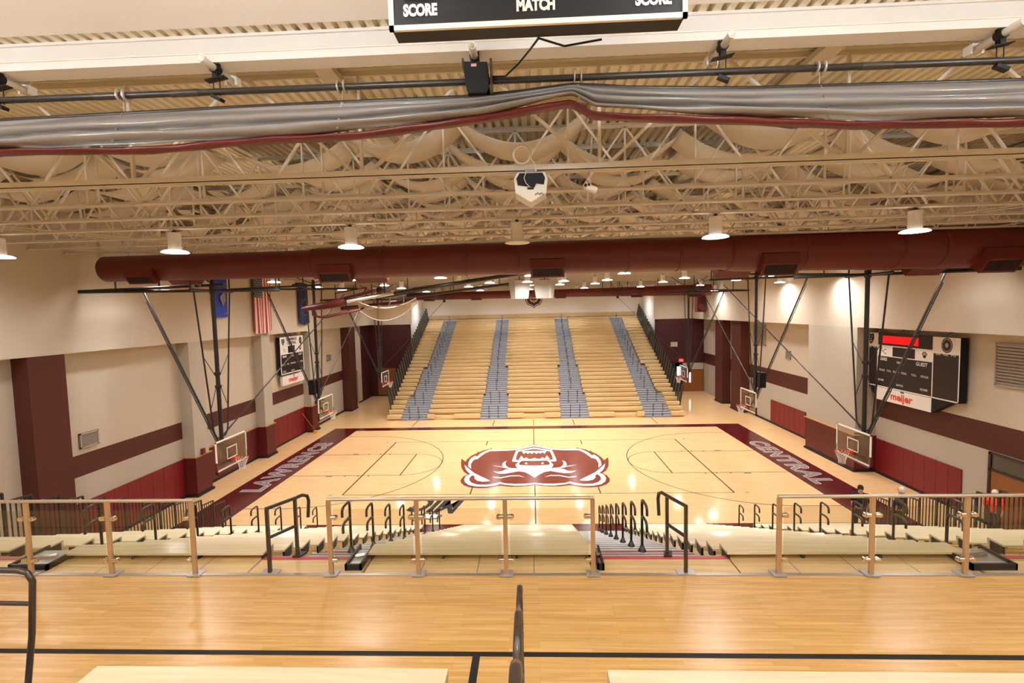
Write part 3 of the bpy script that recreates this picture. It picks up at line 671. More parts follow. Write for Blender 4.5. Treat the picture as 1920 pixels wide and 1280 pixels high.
# basketball backstops ---------------------------------------------------
ZF = 9.42
def backstop(s, y0, label, brace_back, far=False, clock=False, zf=ZF):
    t = thing('basketball_backstop', label, 'basketball hoop', (s*11.9, y0, 10.6), 'ceiling-hung basketball backstops')
    mx = s*11.95; n = 8
    MB().tube((mx, y0, zf+.5), (mx, y0, 3.55), .075, 12).build('mast', M_black, t)
    b = MB(); b.tube((mx, y0, zf+.15), (mx, y0, zf-.1), .11, 12); b.tube((mx, y0, 6.35), (mx, y0, 6.25), .12, 10); b.tube((mx, y0, 5.85), (mx, y0, 5.75), .12, 10); b.tube((mx, y0, 3.75), (mx, y0, 3.4), .12, 10)
    b.build('clamp', M_black, t)
    for q in (-1, 1):
        P = [(mx, y0+q*1.02, zf), (mx, y0+q*.78, 7.4), (mx, y0+q*.55, 5.4), (mx, y0+q*.42, 4.2), (mx, y0+q*.36, 4.0), (mx, y0+q*.22, 3.86), (mx, y0, 3.84)]
        MB().path(P, .03, 6).build('side_rod', M_black, t)
        MB().tube((mx, y0+q*.73, 7.0), (mx, y0, 6.05), .014, 5).build('cross_rod', M_black, t)
        MB().tube((mx, y0+q*.5, 5.0), (mx, y0, 6.05), .014, 5).build('cross_rod', M_black, t)
    # slanting ladder brace out to the side wall
    p, q_ = Vector((s*11.85, y0, 3.15)), Vector((s*14.6, y0, zf))
    b = MB(); b.tube(p, q_, .04, 8); off = Vector((s*.13, 0, -.06)); b.tube(p+off*.6, q_-(q_-p)*.05+off*.6, .018, 6)
    for k in range(1, 6):
        c = p.lerp(q_, k/6.); b.tube(c, c+off*.7, .02, 6)
    b.build('ladder_brace', M_black, t)
    b = MB()
    b.tube((s*15.9, y0-1.3, zf+.0), (s*9.7, y0+.6, zf), .055, 8); b.tube((s*15.9, y0-1.3, zf+.02), (s*11.5, y0, zf+.22), .05, 8)
    b.tube((mx, y0-1.2, zf), (mx, y0+1.2, zf), .045, 8)
    b.tube((s*14.6, y0-1.0, zf+.02), (s*14.6, y0+.3, zf+.02), .035, 6)
    for xx, yy in ((9.8, y0+.55), (12.0, y0+1.1), (12.0, y0-1.1), (13.6, y0-.5), (14.9, y0-.9)):
        b.tube((s*xx, yy, zf), (s*xx, yy, 10.68), .03, 6)
    b.tube((s*12, y0, zf+.3), (s*13.3, y0-.2, 10.68), .025, 6); b.tube((s*12, y0, zf+.3), (s*10.7, y0+.2, 10.68), .025, 6)
    b.build('overhead_frame', M_black, t)
    b = MB(); b.box(s*12.6-.2, y0-.35, zf+.1, s*12.6+.2, y0-.1, zf+.35); b.tube((s*13.0, y0-.22, zf+.22), (s*12.2, y0-.22, zf+.22), .07, 10); b.build('winch_motor', M_wgrey if not far else M_black, t)
    if brace_back:
        b = MB(); b.tube((mx, y0+.1, 3.9), (mx, y0+brace_back, zf+.3), .028, 8); b.build('back_brace', M_black, t)
    # board
    bx = s*11.58; in_ = -s
    fr = MB(); W_, z0, z1 = .93, 2.76, 3.88
    for a in ((-W_, z0, W_, z0+.05), (-W_, z1-.05, W_, z1), (-W_, z0, -W_+.05, z1), (W_-.05, z0, W_, z1)): fr.box(bx-.02, y0+a[0], a[1], bx+.02, y0+a[2], a[3])
    bb = fr.build('backboard_frame', M_bwhite, t)
    MB().box(bx-.008, y0-W_+.05, z0+.05, bx+.008, y0+W_-.05, z1-.05).build('backboard_glass', M_bglass, bb)
    b = MB()
    for a in ((-.31, 3.06, .31, 3.10), (-.31, 3.48, .31, 3.52), (-.31, 3.06, -.27, 3.52), (.27, 3.06, .31, 3.52)): b.box(bx+in_*.010, y0+a[0], a[1], bx+in_*.014, y0+a[2], a[3])
    b.build('target_square', M_bwhite, bb)
    b = MB()
    for a in ((-W_-.02, z0-.06, W_+.02, z0), ): b.box(bx-.04, y0+a[0], a[1], bx+.04, y0+a[2], a[3])
    for q in (-1, 1): b.box(bx-.04, y0+q*(W_-.0)-.02, z0-.06, bx+.04, y0+q*W_+.02, z0+.35)
    b.build('edge_padding', M_wains, bb)
    b = MB(); b.bar((bx+s*.05, y0-.45, 3.0), (bx+s*.05, y0+.45, 3.0), .05); b.bar((bx+s*.05, y0, 3.0), (mx, y0, 3.4), .08); b.bar((bx+s*.05, y0, 3.7), (mx, y0, 3.7), .05)
    b.bar((bx+s*.06, y0-.6, 3.2), (mx, y0-.05, 3.6), .035); b.bar((bx+s*.06, y0+.6, 3.2), (mx, y0+.05, 3.6), .035)
    b.build('board_mount', M_black, t)
    rc = (bx+in_*.38, y0, 3.05); b = MB()
    b.path([(rc[0]+.225*cos(2*pi*k/20), rc[1]+.225*sin(2*pi*k/20), rc[2]) for k in range(20)], .013, 6, 0, True)
    b.box(min(bx, bx+in_*.17), y0-.07, 3.0, max(bx, bx+in_*.17), y0+.07, 3.07); b.bar((bx+in_*.02, y0, 2.9), (bx+in_*.17, y0, 3.02), .1, .02)
    rm = b.build('rim', M_orange, t)
    b = MB(); K = 12
    for lv in range(5):
        pass
    def np_(k, lv): r = (.222, .19, .155, .125, .11, .115)[lv]; a = 2*pi*(k+.5*(lv % 2))/K; return (rc[0]+r*cos(a), rc[1]+r*sin(a), rc[2]-.02-.085*lv)
    for lv in range(5):
        for k in range(K):
            b.tube(np_(k, lv), np_(k, lv+1), .0055, 4, cap=False); b.tube(np_(k, lv), np_(k-1 if lv % 2 == 0 else k+1, lv+1), .0055, 4, cap=False)
    b.build('net', M_net, rm)
    if clock:
        c = thing('shot_clock', 'black box shot clock mounted above the middle %s backboard' % ('left' if s < 0 else 'right'), 'clock', (s*12.15, y0, 4.2))
        b = MB(); b.box(s*12.15-.16, y0-.42, 4.05, s*12.15+.16, y0+.38, 4.85); b.build('clock_box', M_plast, c)
        b = MB(); b.box(s*12.0-.012, y0-.36, 4.12, s*12.0-.002 if s > 0 else s*12.0+.002, y0+.3, 4.78); b.build('clock_face', M_scb, c)
for s, sd in ((-1, 'left'), (1, 'right')):
    backstop(s, -8.45, 'near %s basketball hoop on a tall black ceiling mast by the lower seats' % sd, 12.8, zf=9.42)
    backstop(s, 0.0, 'middle %s basketball hoop facing the length of the court' % sd, 9.0, True, True, 9.85)
    backstop(s, 11.0, 'far %s basketball hoop standing out beside the folding bleacher corner' % sd, 0, True, False, 9.5)
for s, sd, x in ((-1, 'left', -7.62), (1, 'right', 7.5)):
    t = thing('cable_winch', 'round black winch with a cable running to the far %s hoop' % sd, 'winch', (x, 16, 9.38), 'hoop winches')
    b = MB(); b.revolve([(0, -.13), (.08, -.11), (.13, 0), (.08, .11), (0, .13)], (x, 16, 9.38), 14); b.build('drum', M_black, t)
    MB().tube((x, 16, 9.38), (x, 16, 10.7), .02, 6).build('drop_rod', M_black, t)
    MB().tube((x, 16, 9.38), (s*11.95, 11.1, 4.0), .016, 5).build('cable', M_black, t)
    b = MB()
    for k in range(4): b.tube((x-1.4+.7*k, 15.2, 9.6), (x-1.4+.7*k, 15.2, 10.68), .03, 6)
    b.tube((x-1.7, 15.2, 9.62), (x+1.5, 15.2, 9.62), .035, 6)
    for k in range(2): b.tube((x-.7+.7*k, 15.2, 10.6), (x-1.3+.7*k+(.0 if s < 0 else 1.2), 15.2, 9.62), .022, 6)
    b.build('mounting_frame', M_black, t)

# overhead folding net posts (stowed against the roof) ---------------------
t = thing('overhead_net_frame', 'folded overhead volleyball frame with maroon pads hung at left of the hall', 'sports frame', (-6, 0, 10))
b = MB(); b.tube((.15, -1, 10.42), (-6.2, -1, 9.62), .11, 12); b.tube((-6.2, -1, 9.62), (-9.9, -1, 9.05), .085, 12); b.build('long_pole', M_black, t)
b = MB(); b.tube((-.6, -.6, 10.4), (-8.2, -.4, 9.25), .05, 10); b.build('stay_pole', M_black, t)
MB().tube((-7.2, -1.02, 9.475), (-9.7, -1.02, 9.09), .09, 12).build('silver_sleeve', M_alu, t)
b = MB()
b.path([(-9.9, -1, 9.06), (-10.4, -1, 8.99), (-11.2, -1, 8.88), (-11.9, -1, 8.8), (-12.2, -1, 8.77)], [.2, .21, .19, .13, .05], 14); b.build('pole_pad', M_wains, t)
b = MB()
b.path([(-11.6, -1, 8.72), (-11.6, -1, 8.42), (-11.3, -.9, 8.3), (-9.3, -.6, 8.62), (-9.0, -.5, 8.75)], .05, 8); b.path([(-11.2, -1.6, 8.7), (-11.1, -1.6, 8.35), (-10.7, -1.5, 8.28), (-8.9, -1.3, 8.66)], .05, 8)
b.tube((-11.1, -1.6, 8.33), (-11.3, -.9, 8.3), .04, 8); b.tube((-9.6, -1.4, 8.55), (-9.3, -.6, 8.62), .04, 8); b.build('judge_stand_frame', M_wains, t)
b = MB()
for (p, q) in (((-10.9, .4, 9.6), (-9.2, .6, 9.9)), ((-10.9, .4, 9.6), (-10.9, .4, 9.25)), ((-10.9, .4, 9.25), (-9.4, .6, 9.5)), ((-9.2, .6, 9.9), (-9.4, .6, 9.5)), ((-10.4, .3, 9.35), (-8.6, .3, 9.75)), ((-9.9, 1.2, 9.5), (-8.3, 1.0, 9.8))): b.tube(p, q, .035, 6)
b.build('platform_frame', M_wains, t)
b = MB(); b.revolve([(0, -.18), (.14, -.15), (.2, 0), (.14, .15), (0, .18)], (-8.6, 1.0, 9.75), 12); b.tube((-8.6, 1.0, 9.75), (-8.6, 1.0, 10.7), .03, 6); b.tube((-7.7, -1, 9.45), (-7.7, -1, 10.7), .04, 8); b.build('hoist', M_black, t)
b = MB(); b.path([(-8.9, -.5, 8.85), (-7.7, -.4, 8.8), (-7.6, -.4, 9.05), (-7.6, -.4, 9.3)], .025, 6); b.path([(-8.9, -.3, 8.7), (-7.0, -.2, 8.85), (-6.9, -.2, 9.05), (-6.9, -.2, 9.4)], .025, 6); b.build('wire_guard', M_alu, t)
b = MB(); b.tube((-1.3, 5, 10.15), (-8.7, 5, 9.36), .09, 10); b.tube((-1.0, 5.3, 10.1), (-4.8, 5.3, 9.86), .04, 8)
for xx, zz in ((-2, 10.08), (-5, 9.76), (-8, 9.44)): b.tube((xx, 5, zz), (xx, 5, 10.7), .025, 6)
b.build('rear_pole', M_black, t)
# net slung between the pole and the second post
R = []
for j in range(5):
    v = j/4.
    R.append([(-10.7+u*.37+v*.12*(10-u)/10, 3+.25*v, (9.25+.08*u/10)-v*.98*(1-((u-5)/5.)**2*.35)*(.5+.5*(1-u/10.))-.55*(1-((u-5)/5.)**2)) for u in range(11)])
b = MB(); b.grid(R); nt_ = b.build('folded_net', mat('net_mesh', rgb(214, 196, 170), .8, alpha=.55), t, False)
b = MB(); b.path([Vector(p) for p in R[0]], .035, 6); b.path([Vector(p) for p in R[-1]], .03, 6); b.build('net_tape', M_net, nt_)

# centre loudspeakers -----------------------------------------------------
M_spk = mat('speaker_white', rgb(172, 168, 158), .7)
def speaker(x0, x1, y, z0, z1, rot, label):
    t = thing('loudspeaker', label, 'speaker', ((x0+x1)/2, y, z1), 'white centre loudspeakers')
    c = (x0+x1)/2; w1, w0 = (x1-x0)/2, (x1-x0)/2*.82
    P = []
    for z, w_, d in ((z0, w0, .45), (z1, w1, .62)):
        for i, j in ((-1,-1),(1,-1),(1,1),(-1,1)):
            X, Y = i*w_, j*d; P.append((c+X*cos(rot)-Y*sin(rot), y+X*sin(rot)+Y*cos(rot), z))
    MB().add(P, [(0,1,5,4),(1,2,6,5),(2,3,7,6),(3,0,4,7),(0,3,2,1),(4,5,6,7)]).build('cabinet', M_spk, t)
    b = MB(); b.tube((c, y, z1), (c, y, 10.72), .03, 6); b.bar((c-.3, y, z1+.05), (c+.3, y, z1+.05), .05); b.build('bracket', M_black, t)
speaker(-1.25, -.2, 4.53, 9.15, 10.3, .35, 'white loudspeaker box, left one of the pair above centre court')
speaker(.35, 1.4, 4.53, 9.15, 10.3, -.35, 'white loudspeaker box, right one of the pair above centre court')
b = MB(); b.box(-1.5, 5.6, 10.1, .9, 6.2, 10.705); tag(b.build('equipment_box', M_steel), 'cream box behind the pair of white loudspeakers', 'box')

# projector and small camera on the first truss ------------------------------
t = thing('ceiling_projector', 'white projector with black top hanging from the first roof truss', 'projector', (.02, -18.1, 10.6))
b = MB()
b.prism([(-.23, 10.28), (-.25, 10.5), (-.2, 10.6), (.24, 10.6), (.28, 10.5), (.26, 10.28), (.03, 10.14), (.0, 10.14)], 'y', -18.4, -17.95)
o = b.build('projector_body', M_wplast, t); bv = o.modifiers.new('b', 'BEVEL'); bv.width = .02; bv.segments = 2
b = MB(); b.prism([(-.19, 10.4), (-.21, 10.5), (-.16, 10.58), (.2, 10.58), (.24, 10.5), (.22, 10.4), (.1, 10.42), (.07, 10.36), (-.06, 10.38)], 'y', -18.42, -18.395); b.build('black_recess', M_plast, t)
b = MB(); b.prism([(-.04, 10.33), (.06, 10.33), (.06, 10.36), (-.04, 10.36)], 'y', -18.41, -18.39)
for k in range(7): b.box(.08+.02*k, -18.41, 10.24+.01*(k % 3), .09+.02*k, -18.395, 10.26+.01*(k % 3))
b.build('vent_slots', M_plast, t)
b = MB(); b.tube((.02, -18.1, 10.58), (.02, -18.1, 10.72), .035, 10); b.box(-.08, -18.2, 10.66, .12, -18.0, 10.7); b.build('mount', M_wgrey, t)
b = MB(); b.path([(-.05, -18.43, 10.6), (-.09, -18.44, 10.5), (-.06, -18.44, 10.42), (0, -18.42, 10.36)], .006, 5); b.path([(.02, -18.3, 10.85), (.08, -18.3, 10.75), (.1, -18.3, 10.64)], .008, 5); b.build('cable', M_wplast, t)
b = MB(); b.path([(-.12+.14*cos(a*pi/10), -18.14, 10.95+.14*sin(a*pi/10)) for a in range(20)], .02, 6, 0, True); b.build('cable_coil', M_wplast, t)
t = thing('security_camera', 'small white camera hanging right of the projector', 'camera', (.98, -18.1, 10.6))
b = MB(); b.tube((.98, -18.1, 10.45), (.98, -18.1, 10.68), .012, 6); b.build('stem', M_wgrey, t)
b = MB(); b.tube((.90, -18.15, 10.42), (1.07, -18.05, 10.37), .055, 12); b.build('camera_body', M_wplast, t)
b = MB(); b.tube((.895, -18.2, 10.43), (.9, -18.15, 10.42), .02, 8); b.tube((.95, -18.2, 10.43), (.95, -18.15, 10.42), .02, 8); b.build('lens', M_plast, t)

# big scoreboard above, only its lower edge in view ---------------------------
t = thing('hanging_scoreboard', 'black scoreboard with SCORE and MATCH lettering, cut off at the top edge', 'scoreboard', (.08, -21.5, 12))
x0, x1, yf, zb = -1.26, 1.42, -21.6, 11.0
MB().box(x0+.03, yf+.02, zb-.0, x1-.03, yf+.2, zb+1.28).build('case', M_plast, t)
b = MB(); 
for a in ((x0, zb, x1, zb+.045), (x0, zb, x0+.045, zb+1.28), (x1-.045, zb, x1, zb+1.28), (x0, zb+1.24, x1, zb+1.28)): b.box(a[0], yf-.01, a[1], a[2], yf+.02, a[3])
b.build('white_trim', M_scw, t)
MB().box(x0+.045, yf+.0, zb+.045, x1-.045, yf+.02, zb+1.24).build('black_face', M_plast, t)
b = MB()
letter(b, 'SCORE', (-.97, yf-.006, zb+.125), (1,0,0), (0,0,1), .1, .3, 0, .055); letter(b, 'SCORE', (1.12, yf-.006, zb+.125), (1,0,0), (0,0,1), .1, .31, 0, .055)
letter(b, 'MATCH', (.075, yf-.006, zb+.125), (1,0,0), (0,0,1), .1, .335, 0, .055); b.build('lettering', M_scw, t, False)
b = MB()
for a in ((-1.12, .27, -.82, .7), (-.67, .31, -.45, .62), (-.3, .33, .36, .68), (.6, .36, .82, .62), (.96, .32, 1.28, .75)): b.box(a[0], yf-.03, zb+a[1], a[2], yf, zb+a[3])
b.build('digit_window', mat('digit_lens', rgb(34, 34, 38), .2), t)
b = MB()
for q in range(8): b.box(x0+.1+q*.34, yf+.21, zb+.02, x0+.11+q*.34, yf+.22, zb+.03)
for xx in (-1.0, 1.15): b.tube((xx, yf+.1, zb+1.28), (xx, yf+.1, 12.3), .02, 6)
b.build('hanger', M_black, t)
# cable from the board to the motor
b = MB(); b.path([(.1, -21.4, 10.99), (.02, -20.6, 11.3), (-.12, -19.75, 11.58), (-.3, -19.5, 11.55), (-.5, -19.4, 11.6)], .012, 6); b.path([(.1, -21.4, 10.99), (.35, -21.3, 10.96), (.7, -21.35, 10.98)], .01, 6)
tag(b.build('power_cable', M_plast), 'thin black cable drooping from the hanging scoreboard to the motor', 'cable')

# divider curtain and its drive pipe --------------------------------------------
YC = -19.35
t = thing('drive_pipe', 'long black drive pipe running above the rolled grey curtain', 'pipe', (0, YC, 11.55))
b = MB(); b.tube((XLU, YC, 11.60), (XRU, YC, 11.53), .045, 14); b.build('pipe', M_black, t)
for x in (-5.9, -4.8, 4.6, 8.1): MB().tube((x-.2, YC, 11.565-x*.0022), (x+.2, YC, 11.565-x*.0022), .05, 12).build('sleeve', M_brail, t)
for x in (-5.7, -2.57, .67, 3.87, 7.2):
    b = MB()
    for q in (-.045, .045): b.revolve([(.042, x+q-.008), (.09, x+q-.008), (.09, x+q+.008), (.042, x+q+.008)], (0, YC, 11.565-x*.0022), 18, 0, 'x')
    b.build('cable_drum', M_alu, t)
for i, x in enumerate((-11.0, -7.5, -4.34, -.72, 2.6, 6.17, 9.6)):
    tt = thing('support_arm', 'white open-ended pipe arm holding the black drive pipe, %s from the left' % ordn(i+1), 'bracket', (x, -19.3, 11.87), 'white pipe arms')
    b = MB(); b.revolve([(.05, -19.66), (.05, -18.96), (.04, -18.96), (.04, -19.66), (.05, -19.66)], (x, 0, 11.88), 18, 0, 'y')
    b.build('arm_tube', M_wplast, tt); b = MB(); b.box(x-.09, -19.02, 11.82, x-.06, -18.9, 11.94); b.box(x+.06, -19.02, 11.82, x+.09, -18.9, 11.94); b.box(x-.05, -19.0, 11.9, x+.05, -18.96, 12.42); b.build('end_plate', M_wplast, tt)
    b = MB(); b.tube((x, YC-.06, 11.88), (x, YC+.05, 11.88), .066, 14); b.box(x-.035, YC-.04, 11.74, x+.035, YC+.04, 11.85); b.bar((x-.14, YC, 11.72), (x+.14, YC, 11.77), .11, .012); b.box(x-.06, YC-.02, 11.9, x+.06, YC+.02, 11.96); b.build('clamp', M_plast, tt)
    zp = 11.565-x*.0022
    b = MB(); b.tube((x-.045, YC, 11.74), (x-.045, YC, zp-.06), .007, 5); b.tube((x+.045, YC, 11.76), (x+.045, YC, zp-.06), .007, 5); b.bar((x-.06, YC, zp-.06), (x+.08, YC-.02, zp-.13), .09, .045); b.build('saddle', M_plast, tt)
t = thing('hoist_motor', 'black square hoist motor box on the drive pipe below the scoreboard', 'motor', (-.684, YC, 11.554))
b = MB(); b.prism([(-.864, 11.770), (-.54, 11.752), (-.522, 11.419), (-.558, 11.356), (-.81, 11.356), (-.837, 11.464)], 'y', YC-.14, YC+.1); b.build('motor_case', M_plast, t)
b = MB(); b.box(-.882, YC-.12, 11.716, -.855, YC+.08, 11.824); b.box(-.504, YC-.16, 11.338, -.477, YC+.1, 11.788); b.tube((-.855, YC-.02, 11.338), (-.504, YC-.02, 11.338), .05, 10); b.build('side_plate', M_brail, t)
MB().box(-.756, YC-.146, 11.698, -.684, YC-.142, 11.734).build('sticker', mat('pink_sticker', rgb(220, 170, 160), .5), t)
t = thing('rolled_curtain', 'bundled grey vinyl divider curtain with maroon hem below the drive pipe', 'curtain', (0, YC, 11.014))
def interp(T, x):
    if x <= T[0][0]: return T[0][1]
    for (a, va), (c, vc) in zip(T, T[1:]):
        if a <= x <= c: return va+(vc-va)*(x-a)/(c-a)
    return T[-1][1]
TOP_ = [(-16, 11.58), (-8.4, 11.61), (-4, 11.67), (-.9, 11.68), (-.2, 11.72), (.72, 11.80), (1.5, 11.72), (3.2, 11.64), (7.2, 11.60), (16, 11.58)]
BOT_ = [(-16, 11.0), (-8.4, 11.03), (-5.8, 11.0), (-2.8, 11.09), (-.74, 11.24), (.3, 11.40), (.64, 11.45), (.8, 11.36), (.96, 11.26), (2.5, 11.13), (4.8, 10.97), (7.2, 10.92), (16, 10.95)]
TOP = [(x*.9 if abs(x) < 16 else x, 8.44+(z-8.44)*.9) for x, z in TOP_]; BOT = [(x*.9 if abs(x) < 16 else x, 8.44+(z-8.44)*.9) for x, z in BOT_]
X = [-15.8+31.6*i/520. for i in range(521)]
def fold(x, v):
    """y offset of the cloth at height fraction v (0 bottom, 1 top): a few rolls that drift along x"""
    a = .5*sin(x*.55+1)+.3*sin(x*1.3); f = 3.4+.5*sin(x*.3)
    s_ = abs(sin(pi*f*v*(1-.25*v)+a*.9))
    return -(.04+.26*s_**.55)*(1-v**2.2) - .012*sin(x*5+v*9)*(1-v)
R = []
NV = 26
for j in range(NV+1):
    v = j/NV
    R.append([(x, YC-.02+fold(x, v)*.9, interp(BOT, x)+.09+(interp(TOP, x)-interp(BOT, x)-.09)*v + .012*sin(x*2.3+v*9)*(1-v)) for x in X])
b = MB(); b.grid(R); cl = b.build('curtain_cloth', M_curt, t, False); so = cl.modifiers.new('s', 'SOLIDIFY'); so.thickness = .012
Rh = []
for j in range(11):
    a = 2*pi*j/10.
    Rh.append([(x, YC-.1+.1*cos(a)+.02*sin(x*2.1)+.01*sin(x*7+j), interp(BOT, x)+.045+(.042+.012*sin(x*1.7+j*.6))*sin(a)) for x in X])
b = MB(); b.grid(Rh); b.build('maroon_hem', M_curtr, t, False)
b = MB(); b.path([(x, YC, interp(TOP, x)+.01) for x in X[::6]], .03, 10); b.build('batten', M_black, t)
for x in (-8.9, -5.7, -2.57, .67, 3.87, 7.2):
    b = MB(); b.tube((x, YC, 11.5), (x, YC, interp(TOP, x)), .006, 4); b.bar((x, YC-.24, interp(BOT, x)+.1), (x, YC-.03, interp(TOP, x)), .035, .006); b.build('lift_strap', M_alu, t)

# wall scoreboards, flags -------------------------------------------------------
def shield(mb, c, R_, U_, r, mi, mj):
    c, R_, U_ = Vector(c), Vector(R_), Vector(U_); N = R_.cross(U_)
    pts = [(-.8, .9), (-.5, 1.), (0, .85), (.5, 1.), (.8, .9), (.85, .1), (.6, -.6), (0, -1.05), (-.6, -.6), (-.85, .1)]
    mb.add([c+R_*(x*r)+U_*(y*r) for x, y in pts], [tuple(range(10))], mi)
    for px_, py_, w_, h in ((-.35, .45, .2, .12), (.35, .45, .2, .12), (0, .0, .25, .1), (0, -.45, .45, .16)):
        mb.add([c+R_*(px_*r+i*w_*r)+U_*(py_*r+j*h*r)+N*.004 for i, j in ((-1,-1),(1,-1),(1,1),(-1,1))], [(0,1,2,3)], mj)
def seal(mb, c, R_, U_, r, ry, mi, mj):
    c, R_, U_ = Vector(c), Vector(R_), Vector(U_); N = R_.cross(U_)
    for k, (q, m_) in enumerate(((1., mi), (.86, mj), (.76, mi), (.3, mj))):
        mb.add([c+R_*(q*r*cos(a*pi/12))+U_*(q*ry*sin(a*pi/12))+N*(.003*k) for a in range(24)], [tuple(range(24))], m_)
def paw(mb, c, R_, U_, r, mi):
    c, R_, U_ = Vector(c), Vector(R_), Vector(U_)
    for px_, py_, rx, ry in ((0, -.3, .5, .45), (-.6, .25, .18, .3), (-.22, .6, .18, .32), (.22, .6, .18, .32), (.6, .25, .18, .3)):
        mb.add([c+R_*(r*(px_+rx*cos(a*pi/8)))+U_*(r*(py_+ry*sin(a*pi/8))) for a in range(16)], [tuple(range(16))], mi)
def wall_board(name, label, X_, s, y0, y1, z0, z1, wide):
    """scoreboard whose face looks to -s; along(u) runs left to right for a viewer facing it"""
    t = thing(name, label, 'scoreboard', (X_, (y0+y1)/2, z0))
    R_ = Vector((0, -1, 0)) if s > 0 else Vector((0, 1, 0)); U_ = Vector((0, 0, 1)); Nn = Vector((-s, 0, 0))
    left = y1 if s > 0 else y0; W_ = y1-y0; H = z1-z0
    def P(u, v, d=0.): return Vector((X_, left, z0)) + R_*u + U_*v + Nn*d
    def rect(mb, u0, v0, u1, v1, d, mi=0): mb.add([P(u0, v0, d), P(u1, v0, d), P(u1, v1, d), P(u0, v1, d)], [(0,1,2,3)], mi)
    b = MB(); a, c = P(0, 0, -.22 if not wide else -.3), P(W_, H, 0); b.box(a.x, a.y, a.z, c.x, c.y, c.z); b.build('case', M_plast, t)
    f = MB(); tx = MB(); st = MB()
    if wide:
        L1, L2 = 1.0, W_-1.27
        f2 = [(0, 1.9, L1-.0, H, 1), (L2, 1.88, W_, H, 1), (L1, 1.52, L1+.93, 1.95, 1), (L2-.93, 1.52, L2, 1.95, 1)]
        rect(f, 0, 0, W_, H, .006, 0)
        for q in f2: rect(f, *q[:4], .01, 1)
        for u0 in (0.0, L1-.04, L2-.02, W_-.05): rect(f, u0, 0, u0+.05, H, .012, 1)
        rect(f, 0, 0, W_, .05, .012, 1); rect(f, L1, 1.95, L2, 2.0, .012, 1); rect(f, L1, 1.48, L2, 1.52, .012, 1)
        f.build('face_panel', [M_scb, M_scw], t, False)
        b = MB(); a, c = P(L1+.33, 2.1, .0), P(L1+2.4, 2.45, .03); b.box(a.x, a.y, a.z, c.x, c.y, c.z); b.build('red_display', M_led, t)
        N_ = lambda u, v: P(u, v, .016)
        for tt_, u, v, h, w_ in (('BEARS', L1+.36, 1.28, .15, .5), ('PERIOD', L1+1.42, 1.22, .1, .42), ('GUEST', L2-.55, 1.26, .16, .6),
                ('FOULS', L1+.3, .78, .09, .36), ('T.O.L.', L1+.75, .78, .09, .28), ('PLAYER', L1+1.2, .78, .09, .36), ('FOUL', L1+1.65, .78, .09, .3), ('T.O.L.', L2-.95, .78, .09, .28), ('FOULS', L2-.38, .78, .09, .38),
                ('SCORE', L1+.25, .3, .09, .36), ('MATCH', L1+1.42, .2, .09, .38), ('SCORE', L2-.4, .22, .09, .38), ('PLYR', .2, 1.84, .08, .18), ('FL', .5, 1.84, .08, .12), ('PTS', .8, 1.84, .08, .16),
                ('PLYR', L2+.26, 1.82, .08, .22), ('FOUL', L2+.62, 1.82, .08, .22), ('PTS', L2+.98, 1.82, .08, .2)):
            letter(tx, tt_, N_(u, v), R_, U_, h, w_, 0, .02)
        tx.build('lettering', M_scw, t, False)
        e = MB(); shield(e, P(.52, 2.27, .014), R_, U_, .25, 0, 1); seal(e, P(L2+.66, 2.24, .014), R_, U_, .26, .31, 0, 1); paw(e, P(L2-.42, 1.74, .014), R_, U_, .17, 0)
        letter(e, 'L', P(L1+.32, 1.7, .014), R_, U_, .22, None, 0, .0); letter(e, 'C', P(L1+.46, 1.6, .014), R_, U_, .24, None, 0, .0)
        e.build('team_logo', [M_scb, M_wgrey], t, False)
        # sponsor panel underneath, set in from both ends
        b = MB(); a, c = P(L1, -.62, -.05), P(L2, -.02, .02); b.box(a.x, a.y, a.z, c.x, c.y, c.z); sp = b.build('sponsor_panel', M_scw, t)
        for u0, u1 in ((L1, .35), (L2, W_-.3)):
            b = MB(); b.add([P(u0, -.62, 0), P(u0, -.62, -.28), P(u1, 0, -.28), P(u1, 0, 0), P(u0, 0, 0), P(u0, 0, -.28)], [(0, 1, 5, 4), (0, 1, 2, 3), (0, 3, 4), (1, 2, 5)])
            b.build('side_gusset', M_plast, t)
        g_ = MB(); letter(g_, 'meijer', P((L1+L2)/2-.03, -.47, .026), R_, U_, .34, 1.25, 0, .03); letter(g_, '..', P((L1+L2)/2+.02, -.08, .03), R_, U_, .3, .16, 1, .05); g_.build('sponsor_lettering', [M_sred, M_sblue], sp, False)
    else:
        rect(f, 0, 0, W_, H, .006, 1); rect(f, .08, .07, W_-.08, 1.3, .01, 0); rect(f, .98, 1.36, 1.9, 1.82, .01, 0)
        f.build('face_panel', [M_scb, M_scw], t, False)
        for tt_, u, v, h, w_ in (('BEARS', .5, 1.1, .14, .5), ('PERIOD', 1.5, 1.1, .1, .4), ('GUEST', W_-.5, 1.1, .14, .5), ('FOULS', .35, .6, .1, .36), ('T.O.L.', .9, .6, .1, .3), ('PLAYER FOUL', 1.6, .6, .1, .7), ('T.O.L.', 2.25, .6, .1, .26), ('FOULS', W_-.35, .6, .1, .36),
                ('SCORE', .4, .14, .1, .36), ('MATCH', 1.5, .12, .1, .4), ('SCORE', W_-.4, .14, .1, .36)): letter(tx, tt_, P(u, v, .014), R_, U_, h, w_, 0, .02)
        tx.build('lettering', M_scw, t, False)
        e = MB(); letter(e, 'LAWRENCE', P(1.5, 2.18, .014), R_, U_, .18, 1.4, 0, .04); letter(e, 'CENTRAL', P(1.5, 1.93, .014), R_, U_, .18, 1.2, 0, .04)
        shield(e, P(.38, 2.1, .014), R_, U_, .22, 0, 1); seal(e, P(W_-.38, 2.1, .014), R_, U_, .2, .26, 0, 1); paw(e, P(W_-.45, 1.58, .014), R_, U_, .2, 0)
